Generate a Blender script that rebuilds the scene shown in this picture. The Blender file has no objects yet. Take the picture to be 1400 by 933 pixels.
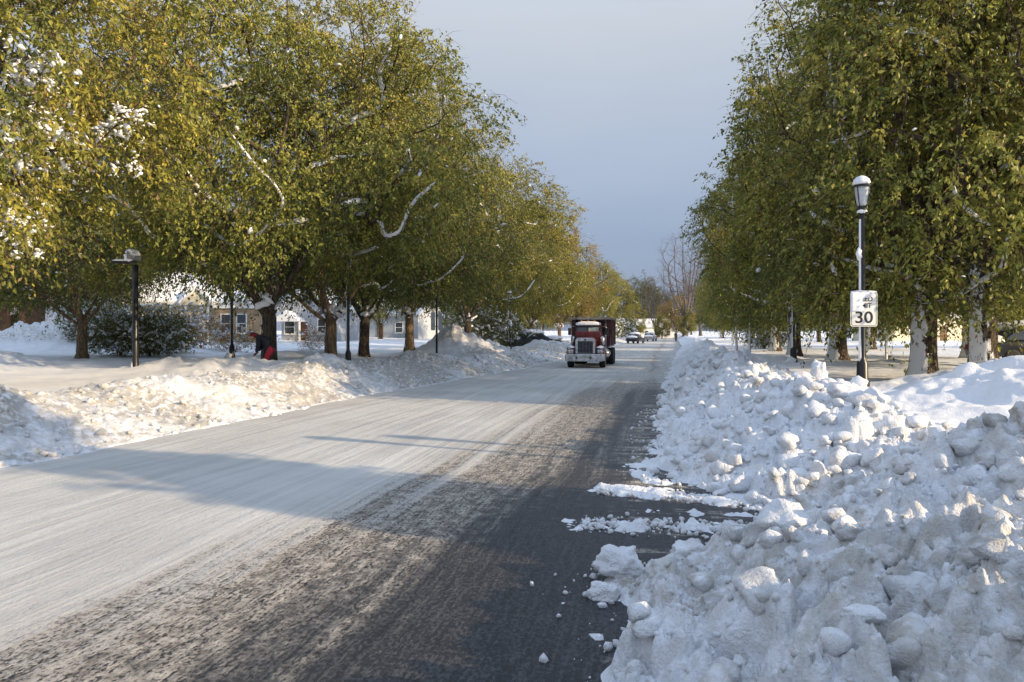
import bpy, bmesh, math, random
import numpy as np
from mathutils import Vector, Matrix

R = math.radians
SC = bpy.context.scene
COL = SC.collection

# ------------------------------------------------------------------ camera, sky, sun, exposure
CAM_H = 2.0            # eye height above the road
F = 1050.0             # focal length in photo pixels (1400 wide)
VH = 452.0             # photo row of the horizon
YAW = math.atan(215.0 / F)   # the road runs along +Y, the camera looks a little to its left
SIN, COS = math.sin(YAW), math.cos(YAW)
SUN_AZ, SUN_EL = 105.0, 19.0  # degrees, clockwise from +Y

cam = bpy.data.cameras.new("camera")
cam.sensor_width = 36.0
cam.lens = 36.0 * F / 1400.0
cam.shift_y = -(466.5 - VH) / 1400.0
cam.clip_end = 5000.0
cam.clip_start = 0.05
camo = bpy.data.objects.new("camera", cam)
camo.location = (0, 0, CAM_H)
camo.rotation_euler = (R(90), 0, YAW)
COL.objects.link(camo)
SC.camera = camo

w = bpy.data.worlds.new("World"); SC.world = w; w.use_nodes = True
nt = w.node_tree; nt.nodes.clear()
out = nt.nodes.new("ShaderNodeOutputWorld")
bg = nt.nodes.new("ShaderNodeBackground"); bg.inputs[1].default_value = 0.1
sky = nt.nodes.new("ShaderNodeTexSky"); sky.sky_type = 'NISHITA'; sky.sun_disc = False
sky.sun_elevation = R(SUN_EL); sky.sun_rotation = R(SUN_AZ); sky.air_density = 1.0; sky.dust_density = 0.6
tc = nt.nodes.new("ShaderNodeTexCoord")
sep = nt.nodes.new("ShaderNodeSeparateXYZ")
nt.links.new(tc.outputs["Generated"], sep.inputs[0])
nz = nt.nodes.new("ShaderNodeTexNoise"); nz.inputs["Scale"].default_value = 2.2; nz.inputs["Detail"].default_value = 4
mp = nt.nodes.new("ShaderNodeMapping"); mp.inputs["Scale"].default_value = (1, 1, 3.5)
nt.links.new(tc.outputs["Generated"], mp.inputs[0]); nt.links.new(mp.outputs[0], nz.inputs["Vector"])
ma = nt.nodes.new("ShaderNodeMath"); ma.operation = 'MULTIPLY_ADD'; ma.inputs[1].default_value = 0.13; 
nt.links.new(nz.outputs[0], ma.inputs[0]); nt.links.new(sep.outputs[2], ma.inputs[2])
ramp = nt.nodes.new("ShaderNodeValToRGB")
cr = ramp.color_ramp
cr.elements[0].position = 0.05; cr.elements[0].color = (0.155, 0.205, 0.33, 1)
cr.elements[1].position = 1.0; cr.elements[1].color = (0.52, 0.69, 1.0, 1)
for p, c in ((0.17, (0.205, 0.255, 0.375)), (0.30, (0.32, 0.37, 0.465)), (0.44, (0.45, 0.48, 0.525)), (0.62, (0.56, 0.655, 0.83))):
    e = cr.elements.new(p); e.color = c + (1,)
nt.links.new(ma.outputs[0], ramp.inputs[0])
sc_ = nt.nodes.new("ShaderNodeVectorMath"); sc_.operation = 'SCALE'; sc_.inputs[3].default_value = 10.0
nt.links.new(ramp.outputs[0], sc_.inputs[0])
mixw = nt.nodes.new("ShaderNodeMix"); mixw.data_type = 'RGBA'; mixw.inputs[0].default_value = 0.85
nt.links.new(sky.outputs[0], mixw.inputs[6]); nt.links.new(sc_.outputs[0], mixw.inputs[7])
nt.links.new(mixw.outputs[2], bg.inputs[0]); nt.links.new(bg.outputs[0], out.inputs[0])

sun = bpy.data.lights.new("sun", 'SUN'); sun.energy = 4.5; sun.angle = R(0.5); sun.color = (1.0, 0.785, 0.52)
suno = bpy.data.objects.new("sun", sun)
SUND = Vector((math.sin(R(SUN_AZ)) * math.cos(R(SUN_EL)), math.cos(R(SUN_AZ)) * math.cos(R(SUN_EL)), math.sin(R(SUN_EL))))
suno.rotation_euler = SUND.to_track_quat('Z', 'Y').to_euler()
suno.location = (60, -20, 40)
COL.objects.link(suno)

SC.view_settings.view_transform = 'Standard'; SC.view_settings.look = 'None'
SC.view_settings.gamma = 1.0; SC.view_settings.exposure = 0.55
SC.view_settings.use_curve_mapping = False
SC.cycles.max_bounces = 6; SC.cycles.transparent_max_bounces = 8

# ------------------------------------------------------------------ helpers
def pos(u, zc, z=0.0):
    """world point at photo column u, depth zc along the camera axis, height z"""
    xc = (u - 700.0) / F
    return Vector((zc * (-SIN + xc * COS), zc * (COS + xc * SIN), z))

def hash01(ix, iy, seed):
    h = (ix.astype(np.int64) * 374761393 + iy.astype(np.int64) * 668265263 + seed * 1442695041) & 0xFFFFFFFF
    h = ((h ^ (h >> 13)) * 1274126177) & 0xFFFFFFFF
    h = ((h ^ (h >> 16)) * 2246822519) & 0xFFFFFFFF
    return ((h ^ (h >> 15)) & 0xFFFFFF) / float(0xFFFFFF)

def vnoise(x, y, seed=0):
    ix = np.floor(x); iy = np.floor(y); fx = x - ix; fy = y - iy
    fx = fx * fx * fx * (fx * (fx * 6 - 15) + 10); fy = fy * fy * fy * (fy * (fy * 6 - 15) + 10)
    a = hash01(ix, iy, seed); b = hash01(ix + 1, iy, seed); c = hash01(ix, iy + 1, seed); d = hash01(ix + 1, iy + 1, seed)
    return (a * (1 - fx) + b * fx) * (1 - fy) + (c * (1 - fx) + d * fx) * fy

def fbm(x, y, seed=0, octv=4, gain=0.5):
    s = 0.0; a = 1.0; n = 0.0
    for o in range(octv):
        s = s + a * vnoise(x * 2 ** o + 17.3 * o, y * 2 ** o - 9.1 * o, seed + o); n += a; a *= gain
    return s / n

def lumps(x, y, cell, seed, rmin, rmax, keep=1.0):
    """height of half-buried round clods, one per cell"""
    gx = np.floor(x / cell); gy = np.floor(y / cell); best = np.zeros_like(x)
    for dx in (-1, 0, 1):
        for dy in (-1, 0, 1):
            cx = gx + dx; cy = gy + dy
            px = (cx + hash01(cx, cy, seed)) * cell; py = (cy + hash01(cx, cy, seed + 1)) * cell
            r = (rmin + (rmax - rmin) * hash01(cx, cy, seed + 2) ** 1.6) * cell
            on = hash01(cx, cy, seed + 3) < keep
            ex = 0.7 + 0.6 * hash01(cx, cy, seed + 4)
            d2 = ((x - px) * ex) ** 2 + ((y - py) / ex) ** 2
            best = np.maximum(best, np.where(on, np.sqrt(np.maximum(0, r * r - d2)), 0))
    return best

def mesh_np(name, verts, faces, smooth=True, mats=(), attrs=None, midx=None):
    """faces: (n,k) int array, or a list of such arrays"""
    me = bpy.data.meshes.new(name)
    if not isinstance(faces, list): faces = [faces]
    faces = [np.asarray(f) for f in faces if len(f)]
    nl = sum(f.size for f in faces); nf = sum(len(f) for f in faces)
    me.vertices.add(len(verts)); me.loops.add(nl); me.polygons.add(nf)
    me.vertices.foreach_set("co", np.asarray(verts, np.float32).ravel())
    me.loops.foreach_set("vertex_index", np.concatenate([f.ravel() for f in faces]).astype(np.int32))
    tot = np.concatenate([np.full(len(f), f.shape[1]) for f in faces]).astype(np.int32)
    st = np.concatenate([[0], np.cumsum(tot)[:-1]]).astype(np.int32)
    me.polygons.foreach_set("loop_start", st); me.polygons.foreach_set("loop_total", tot)
    me.polygons.foreach_set("use_smooth", np.full(nf, smooth, dtype=bool))
    if midx is not None: me.polygons.foreach_set("material_index", np.asarray(midx, np.int32))
    for k, (typ, arr) in (attrs or {}).items():
        at = me.attributes.new(k, typ, 'POINT')
        at.data.foreach_set("color" if typ == 'FLOAT_COLOR' else "value", np.asarray(arr, np.float32).ravel())
    for m in mats: me.materials.append(m)
    me.update(calc_edges=True)
    return me

def link(name, data, parent=None, loc=None, **props):
    o = bpy.data.objects.new(name, data); COL.objects.link(o)
    if parent is not None: o.parent = parent
    if loc is not None: o.location = loc
    for k, v in props.items(): o[k] = v
    return o

def empty(name, loc, rz=0.0, **props):
    o = link(name, None, None, loc, **props); o.rotation_euler = (0, 0, rz); o.empty_display_size = 0.3
    return o

def copy_tree(o, parent=None, **props):
    c = o.copy(); COL.objects.link(c); c.parent = parent
    for k, v in props.items(): c[k] = v
    for ch in list(o.children): copy_tree(ch, c)
    return c

class MB:
    """collects shapes into one mesh"""
    def __init__(s): s.bm = bmesh.new()
    def box(s, x0, x1, y0, y1, z0, z1, bev=0.0, taper=None):
        v = [s.bm.verts.new(p) for p in ((x0, y0, z0), (x1, y0, z0), (x1, y1, z0), (x0, y1, z0), (x0, y0, z1), (x1, y0, z1), (x1, y1, z1), (x0, y1, z1))]
        f = [s.bm.faces.new([v[i] for i in q]) for q in ((0, 3, 2, 1), (4, 5, 6, 7), (0, 1, 5, 4), (1, 2, 6, 5), (2, 3, 7, 6), (3, 0, 4, 7))]
        if bev > 0:
            es = list({e for q in f for e in q.edges})
            bmesh.ops.bevel(s.bm, geom=es, offset=bev, segments=2, affect='EDGES', profile=0.5)
        return s
    def prism(s, pts, y0, y1, axis='y', bev=0.0):
        """outline pts (a,b) extruded; axis y: (x,z), axis x: (y,z), axis z: (x,y)"""
        def P(a, b, t): return (a, t, b) if axis == 'y' else ((t, a, b) if axis == 'x' else (a, b, t))
        A = [s.bm.verts.new(P(a, b, y0)) for a, b in pts]; B = [s.bm.verts.new(P(a, b, y1)) for a, b in pts]
        fs = [s.bm.faces.new(A), s.bm.faces.new(B[::-1])]
        n = len(pts)
        for i in range(n): fs.append(s.bm.faces.new((A[i], B[i], B[(i + 1) % n], A[(i + 1) % n])))
        bmesh.ops.recalc_face_normals(s.bm, faces=fs)
        if bev > 0:
            es = list({e for q in fs for e in q.edges})
            bmesh.ops.bevel(s.bm, geom=es, offset=bev, segments=2, affect='EDGES', profile=0.5)
        return s
    def tube(s, pts, rad, n=12, cap=True):
        pts = [Vector(p) for p in pts]
        rads = rad if isinstance(rad, (list, tuple)) else [rad] * len(pts)
        rings = []; ref = None
        for i, p in enumerate(pts):
            t = (pts[min(i + 1, len(pts) - 1)] - pts[max(i - 1, 0)])
            if t.length < 1e-6: t = Vector((0, 0, 1))
            t.normalize()
            if ref is None:
                ref = Vector((1, 0, 0)) if abs(t.x) < 0.8 else Vector((0, 1, 0))
            a = (ref - t * ref.dot(t)).normalized(); b = t.cross(a); ref = a
            rings.append([s.bm.verts.new(p + (a * math.cos(q) + b * math.sin(q)) * rads[i]) for q in [2 * math.pi * k / n for k in range(n)]])
        for r0, r1 in zip(rings[:-1], rings[1:]):
            for k in range(n): s.bm.faces.new((r0[k], r0[(k + 1) % n], r1[(k + 1) % n], r1[k]))
        if cap:
            s.bm.faces.new(rings[0][::-1]); s.bm.faces.new(rings[-1])
        return s
    def lathe(s, prof, n=16, c=(0, 0, 0)):
        """prof: (radius, z) from bottom to top"""
        return s.tube([(c[0], c[1], c[2] + z + i * 1e-5) for i, (r, z) in enumerate(prof)], [max(r, 1e-4) for r, z in prof], n)
    def blob(s, c, rad, seed=0, sub=2, amp=0.2):
        r = bmesh.ops.create_icosphere(s.bm, subdivisions=sub, radius=1.0)
        rg = random.Random(seed); ph = [rg.uniform(0, 6.28) for _ in range(6)]
        for v in r['verts']:
            p = v.co
            k = 1 + amp * (math.sin(3 * p.x + ph[0]) * math.sin(3.4 * p.y + ph[1]) + 0.6 * math.sin(5.5 * p.z + ph[2] + 2 * p.x) + 0.4 * math.sin(8 * p.y + ph[3]) * math.sin(7 * p.x + ph[4]))
            v.co = Vector((c[0] + p.x * k * rad[0], c[1] + p.y * k * rad[1], c[2] + p.z * k * rad[2]))
        return s
    def mesh(s, name, mat, smooth=None):
        me = bpy.data.meshes.new(name); bmesh.ops.recalc_face_normals(s.bm, faces=s.bm.faces[:]); s.bm.to_mesh(me); s.bm.free()
        if smooth: me.polygons.foreach_set("use_smooth", np.ones(len(me.polygons), dtype=bool))
        me.materials.append(mat); return me
    def build(s, name, mat, parent=None, smooth=False, **props):
        return link(name, s.mesh(name, mat, smooth), parent, **props)

# ------------------------------------------------------------------ materials
def mat_nodes(name):
    m = bpy.data.materials.new(name); m.use_nodes = True
    t = m.node_tree; b = t.nodes["Principled BSDF"]
    return m, t, b
def N(t, typ, **kw):
    n = t.nodes.new(typ)
    for k, v in kw.items():
        if k.startswith('i_'): n.inputs[int(k[2:])].default_value = v
        else: setattr(n, k, v)
    return n
def math_(t, op, a, b=None, clamp=False, c=None):
    n = t.nodes.new("ShaderNodeMath"); n.operation = op; n.use_clamp = clamp
    for i, v in enumerate((a, b, c)):
        if v is None: continue
        if isinstance(v, (int, float)): n.inputs[i].default_value = v
        else: t.links.new(v, n.inputs[i])
    return n.outputs[0]
def mixc(t, fac, a, b):
    n = t.nodes.new("ShaderNodeMix"); n.data_type = 'RGBA'
    for i, v in ((0, fac), (6, a), (7, b)):
        if isinstance(v, (int, float)): n.inputs[i].default_value = v
        elif isinstance(v, tuple): n.inputs[i].default_value = v + (1,) if len(v) == 3 else v
        else: t.links.new(v, n.inputs[i])
    return n.outputs[2]
def noise(t, vec, scale, detail=4, rough=0.55):
    n = t.nodes.new("ShaderNodeTexNoise"); n.inputs["Scale"].default_value = scale; n.inputs["Detail"].default_value = detail
    n.inputs["Roughness"].default_value = rough
    if vec is not None: t.links.new(vec, n.inputs["Vector"])
    return n.outputs[0]
def smooth(t, v, a, b):
    n = t.nodes.new("ShaderNodeMapRange"); n.interpolation_type = 'SMOOTHSTEP'
    t.links.new(v, n.inputs[0]); n.inputs[1].default_value = a; n.inputs[2].default_value = b
    return n.outputs[0]
def objco(t):
    return t.nodes.new("ShaderNodeTexCoord").outputs["Object"]
def geopos(t):
    return t.nodes.new("ShaderNodeNewGeometry").outputs["Position"]
def scaled(t, vec, s):
    n = t.nodes.new("ShaderNodeMapping"); n.inputs["Scale"].default_value = s; t.links.new(vec, n.inputs[0]); return n.outputs[0]
def bump(t, b, h, strength, dist):
    n = t.nodes.new("ShaderNodeBump"); n.inputs["Strength"].default_value = strength; n.inputs["Distance"].default_value = dist
    t.links.new(h, n.inputs["Height"]); t.links.new(n.outputs[0], b.inputs["Normal"]); return n

def simple(name, col, rough=0.6, metal=0.0, var=0.12, scale=9.0, bmp=0.0, spec=0.5):
    m, t, b = mat_nodes(name)
    n = noise(t, objco(t), scale, 5)
    dk = tuple(c * (1 - var * 1.6) for c in col); lt = tuple(min(1, c * (1 + var)) for c in col)
    t.links.new(mixc(t, smooth(t, n, 0.3, 0.7), dk, lt), b.inputs["Base Color"])
    b.inputs["Roughness"].default_value = rough; b.inputs["Metallic"].default_value = metal
    b.inputs["Specular IOR Level"].default_value = spec
    if bmp: bump(t, b, noise(t, objco(t), scale * 4, 4), bmp, 0.02)
    return m

def snow_mat(name, dirt_attr=False, fine=28.0, strength=0.5, dist=0.03):
    m, t, b = mat_nodes(name)
    P = geopos(t)
    n1 = noise(t, P, 1.3, 5); n2 = noise(t, P, 7.0, 5)
    white = mixc(t, smooth(t, n1, 0.3, 0.7), (0.79, 0.80, 0.82), (0.87, 0.873, 0.88))
    if dirt_attr:
        a = t.nodes.new("ShaderNodeAttribute"); a.attribute_name = "dirt"
        d = math_(t, 'MULTIPLY', a.outputs["Fac"], smooth(t, n2, 0.30, 0.62), True)
        dcol = mixc(t, smooth(t, noise(t, P, 3.1, 3), 0.35, 0.65), (0.44, 0.425, 0.40), (0.50, 0.46, 0.395))
        white = mixc(t, d, white, dcol)
        sp = math_(t, 'MULTIPLY', smooth(t, noise(t, P, 21.0, 3), 0.66, 0.74), math_(t, 'MULTIPLY', a.outputs["Fac"], 0.5))
        white = mixc(t, sp, white, (0.25, 0.22, 0.19))
    t.links.new(white, b.inputs["Base Color"])
    b.inputs["Roughness"].default_value = 0.75
    b.inputs["Specular IOR Level"].default_value = 0.25
    h = math_(t, 'ADD', noise(t, P, fine, 6, 0.65), math_(t, 'MULTIPLY', noise(t, P, fine * 0.25, 4), 1.2))
    bump(t, b, h, strength, dist)
    return m

M = {}
M['snow'] = snow_mat('snow_soft', False, 9.0, 0.25, 0.04)
M['snow_bank'] = snow_mat('snow_ploughed', True, 42.0, 0.7, 0.04)
M['metal_black'] = simple('painted_black_metal', (0.012, 0.012, 0.013), 0.38, 0.0, 0.3, 14, 0.0)
M['sign_white'] = simple('sign_sheeting', (0.78, 0.77, 0.72), 0.5, 0.0, 0.04, 6)
M['sign_black'] = simple('sign_letter_black', (0.015, 0.015, 0.015), 0.5)
M['sign_grey'] = simple('galvanised_sign_back', (0.42, 0.44, 0.46), 0.45, 0.3, 0.08)
M['tyre'] = simple('tyre_rubber', (0.018, 0.018, 0.018), 0.8, 0, 0.3, 10, 0.2)
M['chrome'] = simple('chrome_road_grimed', (0.55, 0.55, 0.55), 0.28, 0.85, 0.25, 7)
M['maroon'] = simple('maroon_truck_paint', (0.085, 0.010, 0.014), 0.32, 0.0, 0.25, 6)
M['steel_dark'] = simple('dark_steel', (0.035, 0.035, 0.038), 0.55, 0.4, 0.3, 8)
M['steel_grey'] = simple('grey_box_rim', (0.22, 0.20, 0.18), 0.6, 0.2, 0.25, 8)
M['grille'] = simple('grille_bars', (0.16, 0.17, 0.18), 0.4, 0.7, 0.3, 20)
M['lens'] = simple('headlamp_lens', (0.5, 0.5, 0.5), 0.1, 0.6, 0.1, 20)
M['amber'] = simple('amber_marker', (0.55, 0.22, 0.02), 0.3)
M['plate'] = simple('number_plate', (0.35, 0.42, 0.30), 0.5)
def glass(name, col=(0.03, 0.04, 0.05)):
    m, t, b = mat_nodes(name)
    b.inputs["Base Color"].default_value = col + (1,); b.inputs["Roughness"].default_value = 0.06
    b.inputs["Specular IOR Level"].default_value = 0.8
    bump(t, b, noise(t, objco(t), 1.5, 2), 0.03, 0.05)
    return m
M['glass'] = glass('dark_window_glass')
M['glass_glare'] = simple('reflection_painted_glass', (0.36, 0.42, 0.42), 0.35, 0, 0.12, 5)  # pale base colour paints in the sky reflection on one windscreen pane
M['lamp_glass'] = simple('lamp_globe_glass', (0.50, 0.53, 0.55), 0.22, 0.0, 0.06, 8)
M['siding_cream'] = simple('cream_siding', (0.68, 0.62, 0.45), 0.7, 0, 0.05, 2)
M['siding_grey'] = simple('grey_siding', (0.40, 0.43, 0.47), 0.7, 0, 0.06, 2)
M['trim_white'] = simple('white_trim', (0.78, 0.77, 0.73), 0.6, 0, 0.04, 4)
M['timber_brown'] = simple('brown_boards', (0.16, 0.085, 0.05), 0.75, 0, 0.2, 5)
M['coat_navy'] = simple('navy_coat', (0.010, 0.012, 0.024), 0.85, 0, 0.3, 20)
M['cloth_maroon'] = simple('maroon_knit', (0.16, 0.014, 0.022), 0.9, 0, 0.25, 30)
M['cloth_red'] = simple('red_trousers', (0.42, 0.025, 0.05), 0.85, 0, 0.2, 20)
M['skin'] = simple('skin', (0.45, 0.26, 0.18), 0.6, 0, 0.05, 20)
M['hair'] = simple('brown_hair', (0.05, 0.03, 0.02), 0.7, 0, 0.3, 40)
M['car_dark'] = simple('dark_car_paint', (0.03, 0.035, 0.045), 0.3, 0, 0.15, 4)
M['car_silver'] = simple('silver_car_paint', (0.35, 0.36, 0.38), 0.3, 0.4, 0.1, 4)

def brick_mat():
    m, t, b = mat_nodes('tan_brick')
    n = t.nodes.new("ShaderNodeTexBrick"); n.inputs["Scale"].default_value = 1.0
    n.inputs["Color1"].default_value = (0.36, 0.24, 0.12, 1); n.inputs["Color2"].default_value = (0.28, 0.18, 0.085, 1)
    n.inputs["Mortar"].default_value = (0.36, 0.32, 0.26, 1); n.inputs["Brick Width"].default_value = 0.22; n.inputs["Row Height"].default_value = 0.075
    n.inputs["Mortar Size"].default_value = 0.01
    mp_ = t.nodes.new("ShaderNodeMapping"); mp_.inputs["Rotation"].default_value = (R(90), 0, 0)
    t.links.new(objco(t), mp_.inputs[0]); t.links.new(mp_.outputs[0], n.inputs["Vector"])
    t.links.new(n.outputs[0], b.inputs["Base Color"]); b.inputs["Roughness"].default_value = 0.85
    return m
M['brick'] = brick_mat()

def bark_mat(name, dark, light, plaster=1.0, wind=(-0.72, -0.66, 0.22), lim=.5):
    """ridged bark; wind-blown snow clings to the side that faced the storm"""
    m, t, b = mat_nodes(name)
    o = objco(t)
    n = noise(t, scaled(t, o, (1, 1, 0.22)), 16, 6, 0.65)
    col = mixc(t, smooth(t, n, 0.35, 0.68), dark, light)
    g = t.nodes.new("ShaderNodeNewGeometry")
    dp = t.nodes.new("ShaderNodeVectorMath"); dp.operation = 'DOT_PRODUCT'; t.links.new(g.outputs["Normal"], dp.inputs[0])
    dp.inputs[1].default_value = wind
    s = t.nodes.new("ShaderNodeSeparateXYZ"); t.links.new(o, s.inputs[0])
    low = smooth(t, s.outputs[2], 4.2, 1.6)
    k = math_(t, 'ADD', dp.outputs["Value"], math_(t, 'MULTIPLY', math_(t, 'SUBTRACT', noise(t, scaled(t, o, (1, 1, 0.5)), 4.5, 6, 0.68), 0.5), 3.4))
    k = math_(t, 'ADD', k, math_(t, 'MULTIPLY', math_(t, 'SUBTRACT', low, 1.0), 1.0))
    fac = math_(t, 'MULTIPLY', smooth(t, k, lim - .07, lim + .09), plaster)
    t.links.new(mixc(t, fac, col, (0.84, 0.86, 0.9)), b.inputs["Base Color"])
    b.inputs["Roughness"].default_value = 0.9; b.inputs["Specular IOR Level"].default_value = 0.15
    bump(t, b, n, 0.9, 0.04)
    return m
M['bark'] = bark_mat('grey_brown_bark', (0.028, 0.022, 0.017), (0.12, 0.095, 0.07), .9, (-.95, -.2, .2), .95)
M['bark_crust'] = bark_mat('snow_crusted_bark', (0.028, 0.022, 0.017), (0.14, 0.11, 0.08), 1.0, (-.75, -.6, .2), .66)
M['bark_pale'] = bark_mat('tan_bark', (0.09, 0.065, 0.04), (0.26, 0.19, 0.12), 0.9, (-.95, -.2, .2), .95)
M['twig'] = simple('twig_bark', (0.13, 0.085, 0.06), 0.9, 0, 0.3, 6, 0, 0.1)
M['twig_grey'] = simple('bare_twig_bark', (0.155, 0.135, 0.13), 0.9, 0, 0.25, 4, 0, 0.1)

def leaf_mat(name, hue=(1, 1, 1), trans=0.24):
    m, t, b = mat_nodes(name)
    a = t.nodes.new("ShaderNodeAttribute"); a.attribute_name = "tint"
    n = t.nodes.new("ShaderNodeMix"); n.data_type = 'RGBA'; n.blend_type = 'MULTIPLY'; n.inputs[0].default_value = 1.0
    t.links.new(a.outputs["Color"], n.inputs[6]); n.inputs[7].default_value = hue + (1,)
    t.links.new(n.outputs[2], b.inputs["Base Color"]); b.inputs["Roughness"].default_value = 0.5; b.inputs["Specular IOR Level"].default_value = 0.35
    tr = t.nodes.new("ShaderNodeBsdfTranslucent"); t.links.new(n.outputs[2], tr.inputs[0])
    mx = t.nodes.new("ShaderNodeMixShader"); mx.inputs[0].default_value = trans
    t.links.new(b.outputs[0], mx.inputs[1]); t.links.new(tr.outputs[0], mx.inputs[2])
    t.links.new(mx.outputs[0], t.nodes["Material Output"].inputs[0])
    return m
M['leaf'] = leaf_mat('autumn_leaves')
M['leaf_green'] = leaf_mat('greener_leaves', (.93, .98, .95))
M['leaf_gold'] = leaf_mat('golden_leaves', (1.04, 1.0, .9))
M['leaf_rust'] = leaf_mat('rusty_leaves', (1.15, 0.82, 0.85))
M['leaf_dark'] = leaf_mat('dark_needles', (0.36, 0.42, 0.75), 0.1)

def road_mat():
    """wet asphalt under packed snow and brown slush drawn out along the tyre tracks"""
    m, t, b = mat_nodes('road_surface')
    P = geopos(t); s = t.nodes.new("ShaderNodeSeparateXYZ"); t.links.new(P, s.inputs[0]); X, Y = s.outputs[0], s.outputs[1]
    wob = math_(t, 'MULTIPLY', math_(t, 'SUBTRACT', noise(t, scaled(t, P, (0.0, 0.10, 1)), 1.0, 2), 0.5), 0.9)
    Xw = math_(t, 'ADD', X, wob)
    cmb = t.nodes.new("ShaderNodeCombineXYZ"); t.links.new(Xw, cmb.inputs[0]); t.links.new(Y, cmb.inputs[1])
    Q = cmb.outputs[0]
    st1 = noise(t, scaled(t, Q, (2.1, 0.05, 1)), 1.0, 4, 0.6)
    st2 = noise(t, scaled(t, Q, (5.0, 0.14, 1)), 1.0, 4, 0.6)
    st3 = noise(t, scaled(t, Q, (22.0, 2.2, 1)), 1.0, 4, 0.65)
    big = noise(t, P, 0.35, 3); gr = noise(t, P, 6.0, 6, 0.7); fine = noise(t, scaled(t, P, (1, 0.55, 1)), 38.0, 4, 0.7)
    # boundary of the packed snow drifts right with distance
    bnd = math_(t, 'ADD', math_(t, 'MULTIPLY', math_(t, 'MINIMUM', Y, 13.0), 0.15), -4.1)
    d = math_(t, 'SUBTRACT', X, bnd)                      # >0: towards the cleared lane
    cover = math_(t, 'MULTIPLY', d, -0.40)
    cover = math_(t, 'ADD', cover, math_(t, 'MULTIPLY', math_(t, 'SUBTRACT', st1, 0.5), 1.35))
    cover = math_(t, 'ADD', cover, math_(t, 'MULTIPLY', math_(t, 'SUBTRACT', st2, 0.5), 0.6))
    cover = math_(t, 'ADD', cover, math_(t, 'MULTIPLY', math_(t, 'SUBTRACT', gr, 0.5), 0.55))
    far = smooth(t, Y, 24.0, 34.0)
    cover = math_(t, 'ADD', cover, math_(t, 'MULTIPLY', far, 0.75))
    edge = math_(t, 'MULTIPLY', smooth(t, X, -1.1, 0.15), math_(t, 'MULTIPLY', smooth(t, math_(t, 'ADD', noise(t, scaled(t, P, (.5, 2.2, 1)), 1.2, 5, .7), math_(t, 'MULTIPLY', far, .1)), 0.42, 0.62), 1.15))
    cover = math_(t, 'ADD', cover, edge)
    packed = smooth(t, math_(t, 'ADD', cover, math_(t, 'MULTIPLY', math_(t, 'SUBTRACT', fine, 0.5), 0.8)), 0.06, 0.40)
    slush = smooth(t, cover, -0.62, -0.02)
    grit = smooth(t, math_(t, 'ADD', fine, math_(t, 'MULTIPLY', math_(t, 'SUBTRACT', st3, 0.5), 0.5)), 0.44, 0.62)
    asp = mixc(t, grit, (0.020, 0.021, 0.024), (0.070, 0.070, 0.073))
    slc = mixc(t, smooth(t, gr, 0.3, 0.7), (0.17, 0.145, 0.12), (0.52, 0.465, 0.385))
    slfac = math_(t, 'MULTIPLY', slush, smooth(t, math_(t, 'ADD', fine, math_(t, 'MULTIPLY', st3, 0.6)), 0.66, 0.86))
    c = mixc(t, slfac, asp, slc)
    pk = mixc(t, smooth(t, math_(t, 'ADD', math_(t, 'MULTIPLY', st2, 0.6), math_(t, 'MULTIPLY', big, 0.6)), 0.42, 0.75), (0.435, 0.42, 0.39), (0.58, 0.565, 0.525))
    tan = math_(t, 'MULTIPLY', smooth(t, cover, 0.75, 0.15), smooth(t, st2, 0.35, 0.6))
    st4 = noise(t, scaled(t, Q, (11.0, 0.035, 1)), 1.0, 3, 0.55)
    pk = mixc(t, math_(t, 'MULTIPLY', smooth(t, st4, 0.53, 0.60), math_(t, 'MULTIPLY', smooth(t, cover, 1.6, 0.3), 0.3)), pk, (0.27, 0.255, 0.235))
    pk = mixc(t, math_(t, 'MULTIPLY', tan, 0.6), pk, (0.40, 0.345, 0.28))
    c = mixc(t, packed, c, pk)
    t.links.new(c, b.inputs["Base Color"])
    rr = math_(t, 'ADD', math_(t, 'MULTIPLY', packed, 0.28), math_(t, 'MULTIPLY', grit, 0.16))
    t.links.new(math_(t, 'ADD', rr, 0.46), b.inputs["Roughness"])
    b.inputs["Specular IOR Level"].default_value = 0.3
    h = math_(t, 'ADD', math_(t, 'MULTIPLY', st2, 0.45), math_(t, 'MULTIPLY', fine, 0.34))
    h = math_(t, 'ADD', h, math_(t, 'MULTIPLY', st3, 0.08)); h = math_(t, 'ADD', h, math_(t, 'MULTIPLY', gr, 0.7)); h = math_(t, 'ADD', h, math_(t, 'MULTIPLY', st1, 1.2)); h = math_(t, 'ADD', h, math_(t, 'MULTIPLY', st4, 0.35))
    bump(t, b, h, 0.8, 0.05)
    return m
M['road'] = road_mat()

# ------------------------------------------------------------------ terrain
YT = np.array([-10, 0, 3, 5, 6.2, 6.9, 7.6, 8.6, 9.4, 10.5, 12, 16, 25, 45, 100, 400.])
EDGE = np.array([-.1, -.1, -.15, -.25, -.55, .3, .95, 1.25, 1.0, -.05, -.25, -.2, -.15, .1, 1.7, 2.0])
CRX = np.array([1.6, 1.6, 1.8, 2.4, 3.0, 3.6, 4.0, 3.9, 3.0, 2.3, 2.0, 1.9, 1.8, 1.9, 3.4, 3.6])
CRH = np.array([.95, .95, .98, 1.12, 1.36, 1.52, 1.18, .58, .62, .92, 1.06, .98, .92, .95, .8, .5])
BKX = np.array([4, 4, 4, 4.5, 5, 5.5, 5.5, 5.2, 4.8, 4.4, 4.1, 3.8, 3.8, 4, 5.5, 6.])
YL = np.array([-10, 10, 20, 30, 40, 60, 200, 400.])
EDL = np.array([-9.5, -9.45, -9.1, -8.4, -7.5, -7.2, -7.0, -7.0])
CHL = np.array([.75, .8, .72, .66, .6, .6, .5, .4])
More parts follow.
